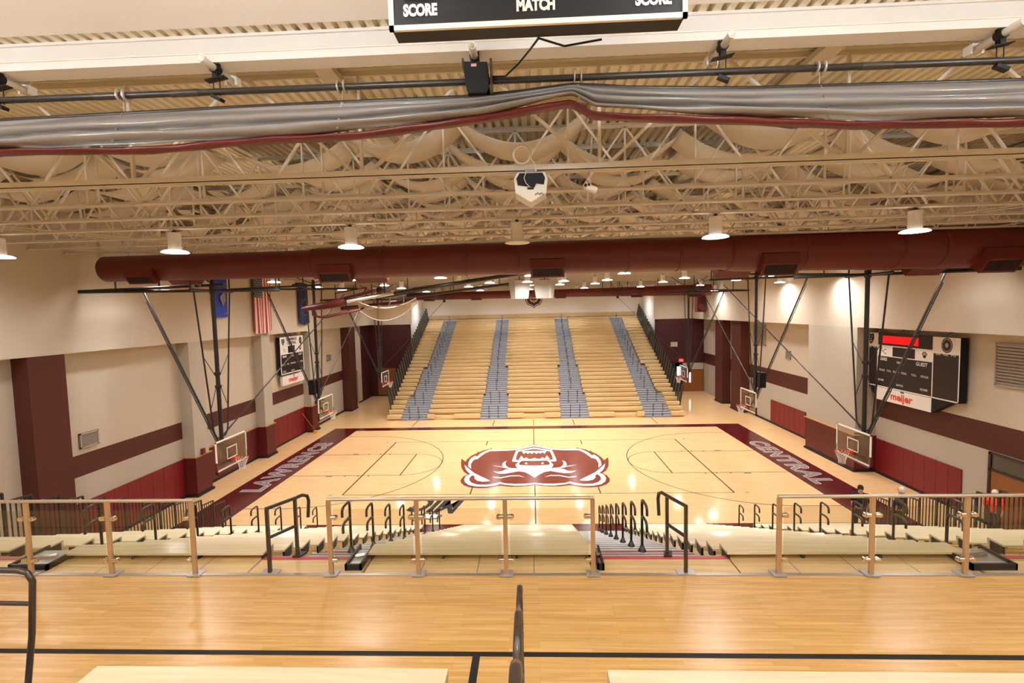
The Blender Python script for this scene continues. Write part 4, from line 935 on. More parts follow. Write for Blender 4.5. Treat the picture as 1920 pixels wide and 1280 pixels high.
        letter(e, 'L', P(.42, 1.55, .014), R_, U_, .2, None, 0, 0); letter(e, 'C', P(.56, 1.45, .014), R_, U_, .22, None, 0, 0)
        e.build('team_logo', [M_scb, M_wgrey], t, False)
        b = MB(); a, c = P(.12, -.72, -.16), P(W_-.05, -.12, .0); b.box(a.x, a.y, a.z, c.x, c.y, c.z); sp = b.build('sponsor_panel', M_scw, t)
        g_ = MB(); letter(g_, 'meijer', P(W_/2, -.55, .008), R_, U_, .3, 1.25, 0, .03); letter(g_, '..', P(W_/2+.05, -.2, .01), R_, U_, .26, .15, 1, .05); g_.build('sponsor_lettering', [M_sred, M_sblue], sp, False)
    for q in (.15, .4, .6, .85):
        a = P(W_*q, H, -.1); MB().tube(a, a+Vector((s*.3, 0, .28)), .03, 6).build('bracket', M_wgrey, t)
wall_board('wall_scoreboard', 'wide black and white scoreboard with lit red display on the right wall', 16.6, 1, -6.87, -1.44, 4.41, 6.97, True)
wall_board('wall_scoreboard', 'small black and white scoreboard between two pilasters on the left wall', -16.1, -1, 3.9, 7.0, 4.6, 7.03, False)

def hang(x, y, amp, z, zt): return x + amp*sin(y*5.)*(zt-z)/3.
t = thing('hanging_flag', 'striped flag with starred blue corner hanging on the left wall', 'flag', (-15.75, 1.5, 10.6))
fy0, fy1, fz0, fz1 = .62, 2.46, 7.42, 10.62
for i in range(13):
    a, c = fy0+(fy1-fy0)*i/13, fy0+(fy1-fy0)*(i+1)/13
    top = fz1 if i >= 7 else 9.5
    z0_ = fz0 + (.0 if 0 < i < 12 else .12)
    b = MB(); b.grid([[(-15.72+.05*sin(y*7)*(fz1-z)/3, y, z) for y in (a, (a+c)/2, c)] for z in [z0_+(top-z0_)*k/8. for k in range(9)]]); b.build('stripe', M_flagr if i % 2 == 0 else M_flagw, t, False)
b = MB(); b.grid([[(-15.715+.05*sin(y*7)*(fz1-z)/3, y, z) for y in [fy0+(fy1-fy0)*7/13*k/8. for k in range(9)]] for z in [9.5+1.12*k/4. for k in range(5)]]); ct = b.build('canton', M_flagb, t, False)
b = MB()
for i in range(6):
    for j in range(8):
        y, z = fy0+.1+i*.155+(.07 if j % 2 else 0), 9.58+j*.13
        b.add([(-15.68+.05*sin(y*7)*(fz1-z)/3, y+.035*cos(k*pi/5*2+pi/2)*(1 if True else 0), z+.035*sin(k*pi/5*2+pi/2)) for k in range(5)], [(0,1,2,3,4)])
b.build('star', M_flagw, ct, False)
MB().tube((-15.78, fy0-.05, fz1), (-15.78, fy1+.05, fz1), .02, 6).build('pole', M_wplast, t)
def cloth(name, mt, y0, y1, z0, z1, parent, pointed=False):
    R = []
    for k in range(13):
        z = z1+(z0-z1)*k/12.; R.append([(-15.74+.04*sin(y*6+z)*(z1-z)/2, y, z+(.16*abs(u-4)/4. if (pointed and k == 12) else 0)) for u, y in [(u, y0+(y1-y0)*u/8.) for u in range(9)]])
    return MB().grid(R).build(name, mt, parent, False)
t = thing('hanging_banner', 'blue banner hanging on the left wall behind the near hoop mast', 'banner', (-15.75, -2.2, 10.5))
cl = cloth('banner_cloth', M_bblue, -2.78, -1.68, 8.42, 10.5, t)
b = MB(); letter(b, 'LC', (-15.66, -2.2, 9.95), (0,1,0), (0,0,1), .16, .8, 0, .02); b.add([(-15.66, -2.45, 9.45), (-15.66, -2.0, 9.7), (-15.66, -1.95, 9.3), (-15.66, -2.2, 8.95)], [(0,1,2,3)], 0); letter(b, 'IHS', (-15.66, -2.0, 8.55), (0,1,0), (0,0,1), .1, .3, 0, .02)
b.build('banner_print', M_cgrey, cl, False)
MB().tube((-15.78, -2.85, 10.5), (-15.78, -1.6, 10.5), .02, 6).build('pole', M_wplast, t)
t = thing('hanging_flag', 'dark blue flag with gold torch and stars hanging left of the middle hoop', 'flag', (-15.75, 6.5, 10.5))
cl = cloth('flag_cloth', M_navy, 5.93, 7.33, 7.72, 10.55, t, True)
b = MB(); cyf, czf = 6.6, 8.95
for k in range(13):
    a = 2*pi*k/13; b.add([(-15.64, cyf+.48*cos(a)+.04*cos(q*2*pi/5), czf+.52*sin(a)+.04*sin(q*2*pi/5)) for q in range(5)], [(0,1,2,3,4)])
b.add([(-15.64, 6.2, 8.94), (-15.64, 6.9, 8.86), (-15.64, 6.9, 9.02), (-15.64, 6.2, 8.98)], [(0,1,2,3)])
b.add([(-15.64, 6.75, 8.8), (-15.64, 7.0, 8.75), (-15.64, 7.05, 8.95), (-15.64, 6.95, 9.2), (-15.64, 6.8, 9.1)], [(0,1,2,3,4)])
b.build('torch_and_stars', M_gold, cl, False)
MB().tube((-15.78, 5.85, 10.55), (-15.78, 7.4, 10.55), .02, 6).build('pole', M_wplast, t)
# exit/fire bits on the pilaster ledges, broom
for i, (y, lb) in enumerate(((-4.1, 'nearest'), (8.0, 'farthest'))):
    b = MB(); b.box(XLU+.02, y-.1, 1.92, XLU+.12, y+.1, 2.18); tag(b.build('alarm_horn', M_pad), 'small red alarm box on the %s padded left pilaster' % lb, 'alarm')
t = thing('push_broom', 'yellow broom leaning in the corner beside the third padded left pilaster', 'broom', (-15.7, 7.2, 0))
MB().tube((-15.62, 7.25, .12), (-16.35, 6.9, 1.5), .014, 6).build('handle', M_oak, t)
MB().box(-15.72, 7.1, .02, -15.5, 7.4, .16).build('broom_head', M_gold, t)

# ------------------------------------------------------------------ far bleacher
RUN, RISE = .6115, .2637
def seat_poly(y, z, sgn=1, d=.27, drop=.25):
    """cross section (y,z) of one wooden bench row: nosed front board and seat top; sgn=+1 rises towards +y"""
    s = sgn
    return [(y, z-.015), (y+s*.015, z), (y+s*d, z), (y+s*d, z-.03), (y+s*.035, z-.03), (y+s*.035, z-drop), (y+s*.01, z-drop)]
def stair_poly(y0, n, sgn, first=0, back=.25, z_off=0., zmax=None):
    P = [(y0+sgn*(.27), 0)]
    for k in range(first, n):
        y = y0+sgn*RUN*k+sgn*.25; z = RISE*(k+1)
        P += [(y, RISE*k if k else 0), (y, z)]
    P += [(y0+sgn*RUN*(n-1)+sgn*.55, RISE*n), (y0+sgn*RUN*(n-1)+sgn*.55, 0)]
    return P
YF0, NF = 10.8, 28
def xl(t_, a, b): return a+(b-a)*t_
t0 = 'far'
FS = [('leftmost', lambda k: -11.5, lambda k: -10.38 if k < 5 else (-10.05 if k < 12 else -9.75)),
      ('second from left', lambda k: -8.3, lambda k: -4.15 if k < 5 else (-3.98 if k < 12 else -3.9)),
      ('middle', lambda k: -2.02 if k < 5 else (-2.2 if k < 12 else -2.5), lambda k: 2.13 if k < 5 else (2.3 if k < 12 else 2.55)),
      ('second from right', lambda k: 4.33 if k < 5 else (4.15 if k < 12 else 4.0), lambda k: 8.57),
      ('rightmost', lambda k: 10.58 if k < 5 else (10.2 if k < 12 else 9.9), lambda k: 11.6)]
for si, (nm, fa, fb) in enumerate(FS):
    t = thing('bleacher_section', '%s block of pale wooden benches in the far bleacher' % nm, 'bleacher', ((fa(0)+fb(0))/2, YF0+8, 0), 'bench blocks of the far bleacher')
    MB().prism([(p[0]+.01, max(p[1]-.01, .0)) for p in stair_poly(YF0, NF, 1)], 'x', max(fa(0), fa(27)), min(fb(0), fb(27))).build('deck', M_deck, t)
    for k in range(NF):
        y, z = YF0+RUN*k, .42+RISE*k
        b = MB()
        if k == 0:
            a, c = fa(0), fb(0)
            if nm in ('leftmost', 'rightmost'): segs = [(a, c)]
            elif nm == 'second from left': segs = [(a, a+.55), (c-2.05, c)]
            elif nm == 'middle': segs = [(a, a+1.28), (c-1.25, c)]
            else: segs = [(a, a+1.35+.55), (c-.75+.2, c)]
            for a, c in segs: b.prism(seat_poly(y, z, 1, drop=.32), 'x', a, c)
            b.box(fa(0), y+.16, .02, fb(0), y+.2, .2)
        else: b.prism(seat_poly(y, z, 1), 'x', fa(k), fb(k))
        b.build('bench', [M_seatfar, M_dark], t)
b = MB(); b.box(-11.5, YF-.12, 7.6, 11.6, YF-.02, 8.02); tag(b.build('bleacher_back_rail', M_seatfar), 'pale wooden board along the top of the far bleacher', 'board')
FA = [('leftmost', lambda k: (-10.38 if k < 5 else (-10.05 if k < 12 else -9.75), -8.3)),
      ('second', lambda k: (-4.15 if k < 5 else (-3.98 if k < 12 else -3.9), -2.02 if k < 5 else (-2.2 if k < 12 else -2.5))),
      ('third', lambda k: (2.13 if k < 5 else (2.3 if k < 12 else 2.55), 4.33 if k < 5 else (4.15 if k < 12 else 4.0))),
      ('rightmost', lambda k: (8.57, 10.58 if k < 5 else (10.2 if k < 12 else 9.9)))]
def rail_mesh(b, x, y, z, dy, h=.85, two=True, r=.022, dx=0.):
    """one aisle handrail: post, rounded top arm reaching towards dy and a lower arm"""
    b.tube((x, y, z), (x, y, z+h-.05), r, 8)
    for hh, ll in ((h, .30), (h*.69, .28)):
        L_ = ll*dy
        P = [(x, y, z+hh-.09), (x, y+L_*.05, z+hh-.02), (x, y+L_*.18, z+hh), (x+dx*.7, y+L_*.75, z+hh-.01), (x+dx*.95, y+L_*.95, z+hh-.05), (x+dx, y+L_, z+hh-.13), (x+dx, y+L_, z+hh-.18)]
        b.path(P, r, 8)
    b.box(x-.06, y-.06, z, x+.06, y+.06, z+.03)
hcount = 0
for ai, (nm, fx) in enumerate(FA):
    x0, x1 = fx(0)
    t = thing('aisle_stairs', 'grey metal stairs of the far bleacher, %s aisle from the left' % nm if nm != 'leftmost' and nm != 'rightmost' else 'grey metal stairs of the far bleacher, %s aisle' % nm, 'stairs', ((x0+x1)/2, YF0+8, 0), 'stairs of the far bleacher')
    for k in range(NF):
        a, c = fx(k); y, z = YF0+RUN*k-.15, RISE*k
        b = MB()
        zz = max(z, 0)
        b.box(a+.01, y, max(0, zz-.3), c-.01, y+.32, zz+RISE*.5, 0); b.box(a+.01, y+.31, max(0, zz-.3), c-.01, y+RUN+.02, zz+RISE, 0)
        b.box(a+.01, y-.012, zz+RISE*.5-.05, c-.01, y+.04, zz+RISE*.5+.004, 1); b.box(a+.01, y+.298, zz+RISE-.05, c-.01, y+.35, zz+RISE+.004, 1)
        b.build('step', [M_galv, M_galvd], t)
    ks = [(0, -1), (0, 1), (3, -1), (3, 1)] + [(k, 0) for k in range(6, NF, 2)]
    for i, (k, sd) in enumerate(ks):
        a, c = fx(k); xc = (a+c)/2 + sd*.36; y, z = YF0+RUN*k+.05, RISE*k+RISE*.5
        b = MB(); rail_mesh(b, xc, y, z, -1, .95, r=.018)
        nmn = {0: 'leftmost', 1: 'second', 2: 'third', 3: 'rightmost'}[ai]
        if k in (0, 3): lb = '%s black handrail of the %s pair up the far bleacher\'s %s aisle' % ('left' if sd < 0 else 'right', 'bottom' if k == 0 else 'second', nmn)
        else: lb = '%s single black handrail going up the far bleacher\'s %s aisle' % (ordn(i-3), nmn)
        tag(b.build('aisle_handrail', M_black), lb, 'handrail', 'aisle handrails of the far bleacher')
M_slate = mat('dark_slate_guard', rgb(46, 50, 56), .4)
def end_rail(x, y, z, label, grp, sg, h=1.5):
    """dark end guard of one bleacher row: framed infill leaning outward"""
    t = thing('end_guard_rail', label, 'railing', (x, y, z), grp); L_ = .44; ln = sg*.26
    def Q(u, v): return (x+ln*v/h, y+u, z+v)
    b = MB()
    for p, q in ((Q(0, -.2), Q(0, h)), (Q(L_, -.2), Q(L_, h)), (Q(0, h), Q(L_, h)), (Q(0, .05), Q(L_, .05))): b.bar(p, q, .05, .05)
    b.build('frame', M_black, t)
    MB().add([Q(.02, .06), Q(L_-.02, .06), Q(L_-.02, h-.02), Q(.02, h-.02), (Q(.02, .06)[0]+.02,)+Q(.02, .06)[1:], (Q(L_-.02, .06)[0]+.02,)+Q(L_-.02, .06)[1:], (Q(L_-.02, h-.02)[0]+.02,)+Q(L_-.02, h-.02)[1:], (Q(.02, h-.02)[0]+.02,)+Q(.02, h-.02)[1:]],
             [(0,3,2,1),(4,5,6,7),(0,1,5,4),(1,2,6,5),(2,3,7,6),(3,0,4,7)]).build('infill', M_slate, t)
    return t
for s, sd, x in ((-1, 'left', -11.53), (1, 'right', 11.63)):
    for k in range(2, NF):
        end_rail(x, YF0+RUN*k, RISE*k+.2, '%s dark leaning guard up the %s end of the far bleacher' % (ordn(k-1), sd), 'end guards of the far bleacher', s)

# ------------------------------------------------------------------ near lower bleacher (seen from above and behind)
YN0, NN = -8.55, 18
RN, ZN = .6147, .2635
def nx(T, k): return T[0]+(T[1]-T[0])*k/17.
NS = [('leftmost', (-11.5, -11.5), (-8.75, -8.8)), ('left', (-7.15, -7.2), (-4.25, -4.1)), ('centre', (-2.73, -2.5), (1.35, .8)), ('right', (3.2, 2.73), (6.3, 6.0)), ('rightmost', (8.0, 7.7), (11.5, 11.5))]
for nm, A, B in NS:
    t = thing('bleacher_section', '%s block of pale wooden benches in the lower near bleacher' % nm, 'bleacher', ((A[1]+B[1])/2, -14, 0), 'bench blocks of the lower near bleacher')
    P = [(YN0-.3, 0)]
    for k in range(1, NN): P += [(YN0-RN*k+.33, ZN*(k-1)+.0 if k > 1 else 0), (YN0-RN*k+.33, ZN*k)]
    P += [(-19.2, ZN*17), (-19.2, 0)]
    MB().prism(P, 'x', max(A), min(B)).build('deck', M_deck, t)
    for k in range(NN):
        y, z = YN0-RN*k, .42+ZN*k; a, c = nx(A, k), nx(B, k)
        b = MB(); b.prism(seat_poly(y, z, -1, d=.3, drop=.17), 'x', a, c)
        bn = b.build('bench', M_seat, t)
        b = MB()
        for xx in (a+.02, c-.05, a+(c-a)*.33, a+(c-a)*.66): b.box(xx, y-.26, z-.2, xx+.035, y-.04, z-.03)
        b.build('bench_bracket', M_black, bn)
NA = [('outer left', (-8.75, -8.8), (-7.15, -7.2), -8.0, -7.95), ('left', (-4.25, -4.1), (-2.73, -2.5), -3.5, -3.3), ('right', (1.35, .8), (3.2, 2.73), 2.3, 1.78), ('outer right', (6.3, 6.0), (8.0, 7.7), 7.2, 6.95)]
for nm, A, B, xc0, xc1 in NA:
    t = thing('aisle_stairs', 'dark metal stairs with silver edges in the %s aisle of the lower bleacher' % nm, 'stairs', ((A[1]+B[1])/2, -14, 0), 'stairs of the lower near bleacher')
    for k in range(NN):
        a, c = nx(A, k), nx(B, k); y, z = YN0-RN*k-.0, ZN*k
        b = MB(); zt = z+ZN*1.0
        if k < NN-1:
            b.box(a+.01, y-.31, max(0, z-.3), c-.01, y+.02, z+ZN*.5, 0); b.box(a+.01, y-RN, max(0, z-.3), c-.01, y-.30, z+ZN, 0)
            b.box(a+.01, y-.005, z+ZN*.5, c-.01, y+.03, z+ZN*.5+.006, 1); b.box(a+.01, y-.325, z+ZN, c-.01, y-.29, z+ZN+.006, 1 if k not in (14,) else 2)
        else:
            b.box(a+.01, -19.2, z-.2, c-.01, y+.02, z+.13, 0); b.box(a+.01, -19.2, z+.1, c-.01, y-.3, z+.25, 0); b.box(a+.01, y-.35, z+.25, c-.01, y-.29, z+.256, 2)
            b.box(a+.01, y-.02, z+.13, c-.01, y+.035, z+.136, 1)
        b.build('step', [M_stepd, M_silver, M_rednose], t)
    kk = [1, 3, 5, 7, 9, 11, 13, 15]
    for i, k in enumerate(reversed(kk)):
        xc = xc0+(xc1-xc0)*k/17.; s = -1 if xc < 0 else 1
        tt = thing('aisle_handrail', '%s black hooked handrail down the %s aisle of the lower bleacher' % (ordn(i+1), nm), 'handrail', (xc, YN0-RN*k, ZN*k), 'hooked aisle handrails')
        y, z, h = YN0-RN*k-.1, ZN*k+ZN*.9, .93
        MB().tube((xc, y, z), (xc, y, z+h-.05), .024, 8).build('post', M_black, tt)
        MB().revolve([(.0, .1), (.03, .1), (.055, .03), (.075, 0)], (xc, y, z), 10).build('base_cup', M_black, tt)
        for hh, ll in ((h, .30), (h*.69, .29)):
            dx = s*.015
            P = [(xc, y, z+hh-.09), (xc, y-ll*.05, z+hh-.02), (xc+dx*.1, y-ll*.2, z+hh), (xc+dx*.8, y-ll*.75, z+hh-.01), (xc+dx*.97, y-ll*.95, z+hh-.04), (xc+dx, y-ll, z+hh-.09), (xc+dx, y-ll, z+hh-.17)]
            MB().path(P, .024, 8).build('hooked_arm', M_brail, tt)
for s, sd, x in ((-1, 'left', -11.72), (1, 'right', 11.72)):
    for k in range(1, NN-1):
        t = thing('end_guard_rail', '%s black picket guard, counting up the %s end of the lower bleacher' % (ordn(k), sd), 'railing', (x, YN0-RN*k, ZN*k), 'end guards of the lower bleacher')
        y, z = YN0-RN*k+.3, ZN*k+.05; L_ = RN-.03; h = 1.2
        b = MB(); b.bar((x, y, z-.2), (x, y, z+h), .04, .04); b.bar((x, y-L_, z), (x, y-L_, z+h+.06), .04, .04); b.bar((x, y, z+h), (x, y-L_, z+h+.06), .04, .04); b.bar((x, y, z+.0), (x, y-L_, z+.1), .04, .05)
        b.build('frame', M_black, t)
        b = MB()
        for q in range(1, 5): b.bar((x, y-L_*q/5, z+.05), (x, y-L_*q/5, z+h+.02), .022, .022)
        b.build('pickets', M_black, t)

# ------------------------------------------------------------------ mezzanine floor, guardrails
ZM = 4.8
b = MB(); b.box(XL, YB, ZM-.35, XR, -19.72, ZM); mz = struct('floor_mezzanine', b, M_mezz)
b = MB(); b.flat([(XL,-21.28),(XR,-21.28),(XR,-21.21),(XL,-21.21)], ZM+.003); b.flat([(-.71,-21.9),(-.63,-21.9),(-.63,-21.28),(-.71,-21.28)], ZM+.003); b.build('floor_stripe', M_rubber, mz, False)
MB().box(XL, -19.74, ZM-.1, XR, -19.68, ZM+.012).build('edge_trim', M_alu, mz)
# landing boards between mezzanine edge and the top benches
for nm, a, c, mt in (('leftmost', -11.5, -8.75, 0), ('left', -7.15, -4.15, 0), ('centre', -2.45, .75, 0), ('right', 2.78, 5.95, 0), ('rightmost', 7.75, 11.5, 0)):
    b = MB(); b.box(a, -19.68, ZM-.06, c, -18.95, ZM-.01)
    for q in range(1, 4):
        xx = a+(c-a)*q/4.; b.box(xx-.006, -19.67, ZM-.011, xx+.006, -18.95, ZM-.0085, 1)
    b.box(a, -19.68, ZM-.3, c, -19.6, ZM-.06)
    tag(b.build('landing_board', [M_deck, M_galvd]), 'pale wooden landing between the guardrail line and the %s lower benches' % nm, 'landing', 'wooden landings')
for nm, a, c in (('outer left', -8.75, -7.15), ('left', -4.12, -2.48), ('right', .78, 2.75), ('outer right', 5.98, 7.72)):
    b = MB(); b.box(a, -19.68, ZM-.05, c, -19.25, ZM+.0, 0); b.box(a, -19.3, ZM, c, -19.22, ZM+.006, 2); b.box(a, -19.22, ZM-.02, c, -19.2, ZM+.003, 1)
    b.box(a-.0, -19.67, ZM, a+.015, -19.25, ZM+.004, 1)
    tag(b.build('aisle_landing', [M_deck, M_silver, M_rednose]), 'pale landing with red edge at the top of the lower bleacher\'s %s aisle' % nm, 'landing', 'aisle landings')
# folded metal hinge carriages lying beside the aisles
for i, (x, lb) in enumerate(((-7.45, 'left end guardrail'), (-2.62, 'left foot of the centre guardrail'), (6.15, 'right end guardrail'), (.88, 'right foot of the centre guardrail'))):
    t = thing('hinge_carriage', 'low black and silver metal mechanism by the %s' % lb, 'mechanism', (x, -19.4, ZM))
    w_ = .3 if i in (0, 2) else (.12 if i == 1 else .05)
    b = MB(); b.box(x-w_, -19.6, ZM, x-w_+.03, -19.0, ZM+.09); b.box(x+w_-.03, -19.6, ZM, x+w_, -19.05, ZM+.09); b.box(x-w_, -19.6, ZM, x+w_, -19.57, ZM+.09); b.build('side_rail', M_black, t)
    b = MB(); b.box(x-w_+.03, -19.55, ZM+.0, x+w_-.03, -19.1, ZM+.05); b.build('tray', M_silver, t)
    b = MB(); b.tube((x-w_*.5, -19.35, ZM+.07), (x+w_*.5, -19.3, ZM+.07), .03, 8); b.build('hinge_pin', M_chrome, t)
def guardrail(label, posts, x0, x1):
    t = thing('glass_guardrail', label, 'guardrail', ((x0+x1)/2, -19.72, ZM), 'glass guardrails at the edge of the upper floor')
    ZTp = 5.885
    MB().tube((x0, -19.72, ZTp), (x1, -19.72, ZTp), .024, 12).build('top_rail', M_alu, t)
    for x in posts:
        o = MB().box(x-.03, -19.735, ZM, x+.03, -19.70, ZTp-.02).build('post', M_alub, t)
        b = MB(); b.box(x-.09, -19.78, ZM+.012, x+.09, -19.62, ZM+.024)
        b.build('base_plate', M_silver, o)
    for a, c in zip(posts, posts[1:]):
        MB().box(a+.06, -19.725, 5.0, c-.06, -19.715, 5.745).build('glass_pane', M_glass, t)
        for x, s in ((a, 1), (c, -1)):
            for z in (5.6, 4.99):
                b = MB(); b.tube((x+s*.03, -19.72, z+.03), (x+s*.09, -19.72, z+.03), .032, 10); b.tube((x+s*.09, -19.74, z+.03), (x+s*.09, -19.70, z+.03), .032, 12); b.build('clamp', M_chrome, t)
guardrail('long glass guardrail with metal posts on the left, reaching out of view', [-10.9, -9.7, -8.48, -7.26, -6.06, -4.84], -12.1, -4.8)
guardrail('glass guardrail with four metal posts in front of the centre benches', [-2.88, -1.65, -.43, .76], -2.9, .78)
guardrail('long glass guardrail with metal posts on the right, reaching out of view', [3.24, 4.45, 5.66, 6.88, 8.1, 9.3], 3.22, 10.5)
for x, xx, lb in ((-3.78, -3.62, 'left'), (2.02, 1.9, 'right')):
    t = thing('stair_rail', 'black double-post stair rail in the %s gap between the glass guardrails' % lb, 'handrail', (x, -19.7, ZM), 'stair rails in the guardrail gaps')
    for px_, py_, z0_, z1_ in ((x, -19.68, ZM, 5.74), (xx, -19.2, ZM, 5.68)):
        MB().bar((px_, py_, z0_), (px_, py_, z1_), .042, .042, up=(0, 1, 0)).build('post', M_brail, t)
    MB().box(x-.12, -19.74, ZM+.01, x+.12, -19.6, ZM+.025).build('base_plate', M_silver, t)
    b = MB(); b.prism([(xx-.06, -19.25), (xx+.06, -19.25), (xx+.1, -19.1), (xx-.02, -19.1)], 'z', ZM, ZM+.03); b.build('foot', M_brail, t)
    d = (xx-x)/.48
    b = MB(); b.path([(x, -19.7, 5.75), (xx, -19.2, 5.7), (xx+d*.12, -19.05, 5.69), (xx+d*.2, -18.95, 5.64), (xx+d*.22, -18.92, 5.55), (xx+d*.2, -18.95, 5.3)], .026, 10); b.build('handle', M_brail, t)
    MB().tube((x, -19.68, 5.32), (xx, -19.2, 5.28), .024, 8).build('mid_rail', M_brail, t)

# ------------------------------------------------------------------ upper seating in front of the camera
def upper(nm, x0, x1):
    t = thing('bleacher_section', '%s block of benches of the upper seating at the bottom edge' % nm, 'bleacher', ((x0+x1)/2, -23, ZM), 'bench blocks of the upper seating')
    for k in range(5):
        y, z = -21.95-.61*k, 5.2+.265*k
        MB().prism(seat_poly(y, z, -1, d=.28, drop=.3), 'x', x0, x1).build('bench', M_seat, t)
        MB().box(x0, y-.61, ZM, x1, y-.25, ZM+.265*(k+1)-.08).build('footboard', M_deck, t)
upper('left', -4.15, -.84); upper('right', .6, 5.0)
for nm, x0, x1 in (('centre', -.8, .56), ('left', -6.2, -4.2)):
    t = thing('aisle_stairs', 'dark steps with silver edge in the %s aisle of the upper seating' % nm, 'stairs', ((x0+x1)/2, -23, ZM), 'stairs of the upper seating')
    y_0 = -22.12 if nm == 'centre' else -21.93
    for k in range(6):
        y = y_0-.305*k; b = MB(); b.box(x0, y-.31, ZM, x1, y, ZM+.1+.13*k, 0); b.box(x0, y-.17 if nm == 'left' else y-.05, ZM+.1+.13*k, x1, y+.002, ZM+.105+.13*k, 1 if nm == 'left' else 0)
        b.build('step', [M_plast, M_silver], t)
for i, (y, z) in enumerate(((-22.02, 5.97), (-23.2, 6.5), (-24.35, 7.03))):
    t = thing('aisle_handrail', 'thick black rounded handrail in the centre upper aisle, %s from the mezzanine floor' % ordn(i+1), 'handrail', (-.13, y, ZM), 'handrails of the centre upper aisle')
    x = -.17+.03*i
    MB().tube((x, y+.1, max(ZM, z-.95)), (x, y+.1, z-.05), .024, 10).build('post', M_brail, t)
    for zz in (z, z-.42):
        b = MB(); b.path([(x, y+.1, zz-.08), (x, y+.09, zz-.02), (x, y+.04, zz), (x, y-.16, zz), (x, y-.24, zz-.03), (x, y-.28, zz-.1), (x, y-.28, zz-.24)], .026, 12); b.build('looped_arm', M_brail, t)
t = thing('end_frame_rail', 'black tubular railing at the bottom left corner on the upper floor', 'railing', (-4.7, -22.1, ZM))
b = MB(); b.path([(-6.3, -22.0, 6.17), (-4.69, -22.1, 6.2), (-4.60, -22.1, 6.18), (-4.56, -22.1, 6.1), (-4.61, -22.1, 5.6), (-4.72, -22.1, 4.95)], .026, 12); b.build('frame_tube', M_brail, t)
MB().tube((-6.3, -22.0, 5.85), (-4.58, -22.1, 5.89), .02, 8).build('mid_rail', M_brail, t)
b = MB(); b.tube((-4.72, -22.1, 4.9), (-4.71, -22.1, 5.06), .04, 10); b.box(-4.82, -22.2, 4.9, -4.66, -22.02, 4.95); b.build('foot_bracket', M_plast, t)

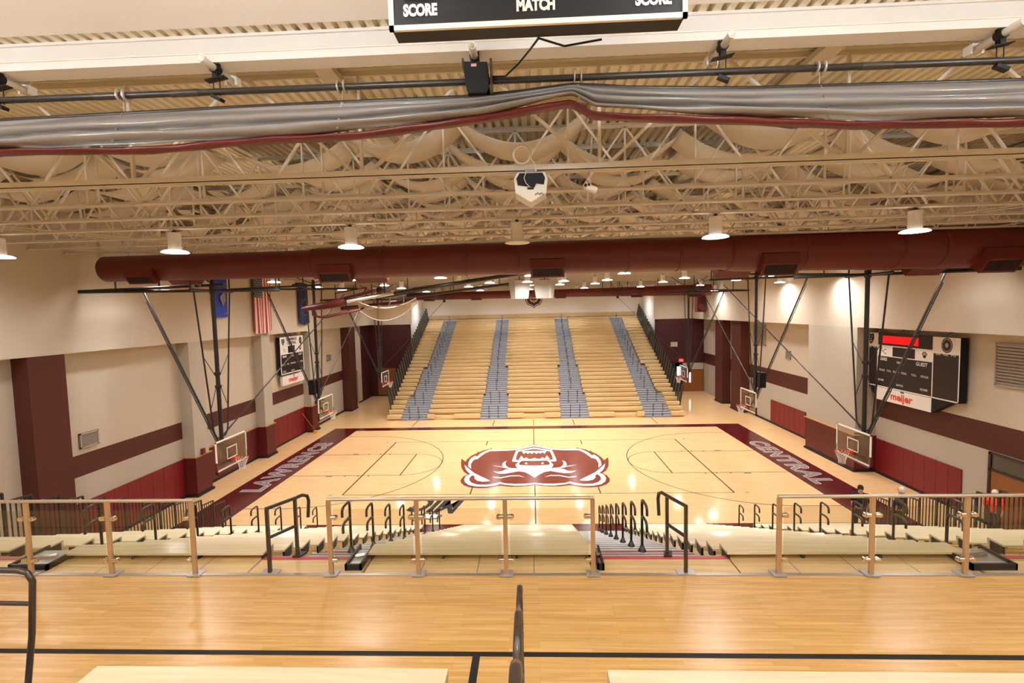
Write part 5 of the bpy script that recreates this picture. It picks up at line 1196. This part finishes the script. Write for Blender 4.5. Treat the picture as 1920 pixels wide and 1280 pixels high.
# ------------------------------------------------------------------ people standing by the lower bleacher's right end
def person(loc, face, label, top, legs, cap=None, h=1.72):
    t = thing('person', label, 'person', loc)
    k = h/1.72; cs, sn = cos(face), sin(face)
    def W(x, y, z): return Vector((loc[0]+(x*cs-y*sn)*k, loc[1]+(x*sn+y*cs)*k, loc[2]+z*k))
    def skin(nm, J, E, mt, par, root=0):
        me = bpy.data.meshes.new(nm); off = Vector(loc)
        me.from_pydata([W(*j[0])-off for j in J], E, []); o = bpy.data.objects.new(nm, me); C.objects.link(o); o.parent = par
        md = o.modifiers.new('k', 'SKIN'); md.use_smooth_shade = True
        for i, j in enumerate(J):
            sv = me.skin_vertices[0].data[i]; sv.radius = (j[1]*k, (j[2] if len(j) > 2 else j[1])*k); sv.use_root = i == root
        sb = o.modifiers.new('u', 'SUBSURF'); sb.levels = 1; sb.render_levels = 2
        me.materials.append(mt); return o
    J = [((0, 0, .95), .11, .08), ((0, 0, 1.15), .10, .075), ((0, 0, 1.38), .11, .08), ((0, 0, 1.47), .06), ((0, .01, 1.56), .08, .09), ((0, .015, 1.65), .075, .09),
         ((-.19, 0, 1.40), .045), ((-.25, .02, 1.14), .038), ((-.22, .16, .94), .032), ((-.2, .24, .92), .028),
         ((.19, 0, 1.40), .045), ((.25, .02, 1.14), .038), ((.22, .14, .93), .032), ((.2, .22, .9), .028),
         ((-.1, 0, .88), .065), ((-.11, .02, .48), .058), ((-.11, -.01, .09), .04), ((-.11, .12, .04), .035),
         ((.1, 0, .88), .065), ((.11, .02, .48), .058), ((.11, -.01, .09), .04), ((.11, .12, .04), .035)]
    E = [(0,1),(1,2),(2,3),(3,4),(4,5),(2,6),(6,7),(7,8),(8,9),(2,10),(10,11),(11,12),(12,13),(0,14),(14,15),(15,16),(16,17),(0,18),(18,19),(19,20),(20,21)]
    skin('body', J, E, M_skin, t)
    Js = [((0, 0, .90), .19, .14), ((0, 0, 1.15), .175, .13), ((0, 0, 1.40), .19, .14), ((-.2, 0, 1.41), .09), ((-.26, .02, 1.10), .07), ((.2, 0, 1.41), .09), ((.26, .02, 1.10), .07)]
    skin('shirt', Js, [(0,1),(1,2),(2,3),(3,4),(2,5),(5,6)], top, t)
    Jp = [((0, 0, .96), .155, .125), ((-.1, 0, .86), .1), ((-.11, .02, .48), .075), ((-.11, 0, .1), .06), ((.1, 0, .86), .1), ((.11, .02, .48), .075), ((.11, 0, .1), .06)]
    skin('trousers', Jp, [(0,1),(1,2),(2,3),(0,4),(4,5),(5,6)], legs, t)
    b = MB()
    for j in range(7):
        a = pi/2*j/6.
        pass
    b.revolve([(.0001, .10), (.05, .09), (.085, .05), (.1, .0), (.098, -.06), (.085, -.09)], W(0, -.015, 1.66), 14); b.build('hair' if cap is None else 'cap', M_hair if cap is None else cap, t)
    for side in (-1, 1):      # hands with five fingers
        for q in range(4):
            p = W(side*.2+(q-1.5)*.017, .25, .915); b = MB(); b.path([p, p+Vector((0, .02, -.03))+Vector((sn*-.01, cs*.01, 0)), p+Vector((0, .015, -.065+.006*abs(q-1.5)))], [.009, .0085, .007], 6); b.build('finger', M_skin, t)
        p = W(side*.2-side*.035, .23, .92); b = MB(); b.path([p, p+Vector((0, .03, -.01)), p+Vector((0, .045, -.03))], [.01, .009, .008], 6); b.build('thumb', M_skin, t)
    b = MB()                   # simple facial features
    for sx in (-1, 1):
        c = W(sx*.032, .098, 1.64); b.revolve([(.0001, .007), (.008, .004), (.011, 0), (.008, -.004), (.0001, -.007)], c, 8)
    b.build('eye', M_hair, t)
    b = MB(); c = W(0, .108, 1.6); b.tube(c+Vector((0, 0, .03)), c, .009, 6, r2=.015); b.build('nose', M_skin, t)
    b = MB(); b.bar(W(-.022, .1, 1.555), W(.022, .1, 1.555), .006); b.build('mouth', M_pad, t)
    return t
person((11.95, -8.35, 0), 2.6, 'person in dark clothes standing behind the end of the right lower benches', M_cloth, M_cloth)
person((13.15, -8.7, 0), .7, 'person in navy clothes with a pale cap near the right wall pads', M_cloth2, M_cloth, M_wplast, 1.78)
person((16.2, -8.9, 0), 2.2, 'person in orange top and pale cap by the right wall doorway', mat('orange_clothing', rgb(235, 80, 30), .8), M_cloth2, M_wplast, 1.72)
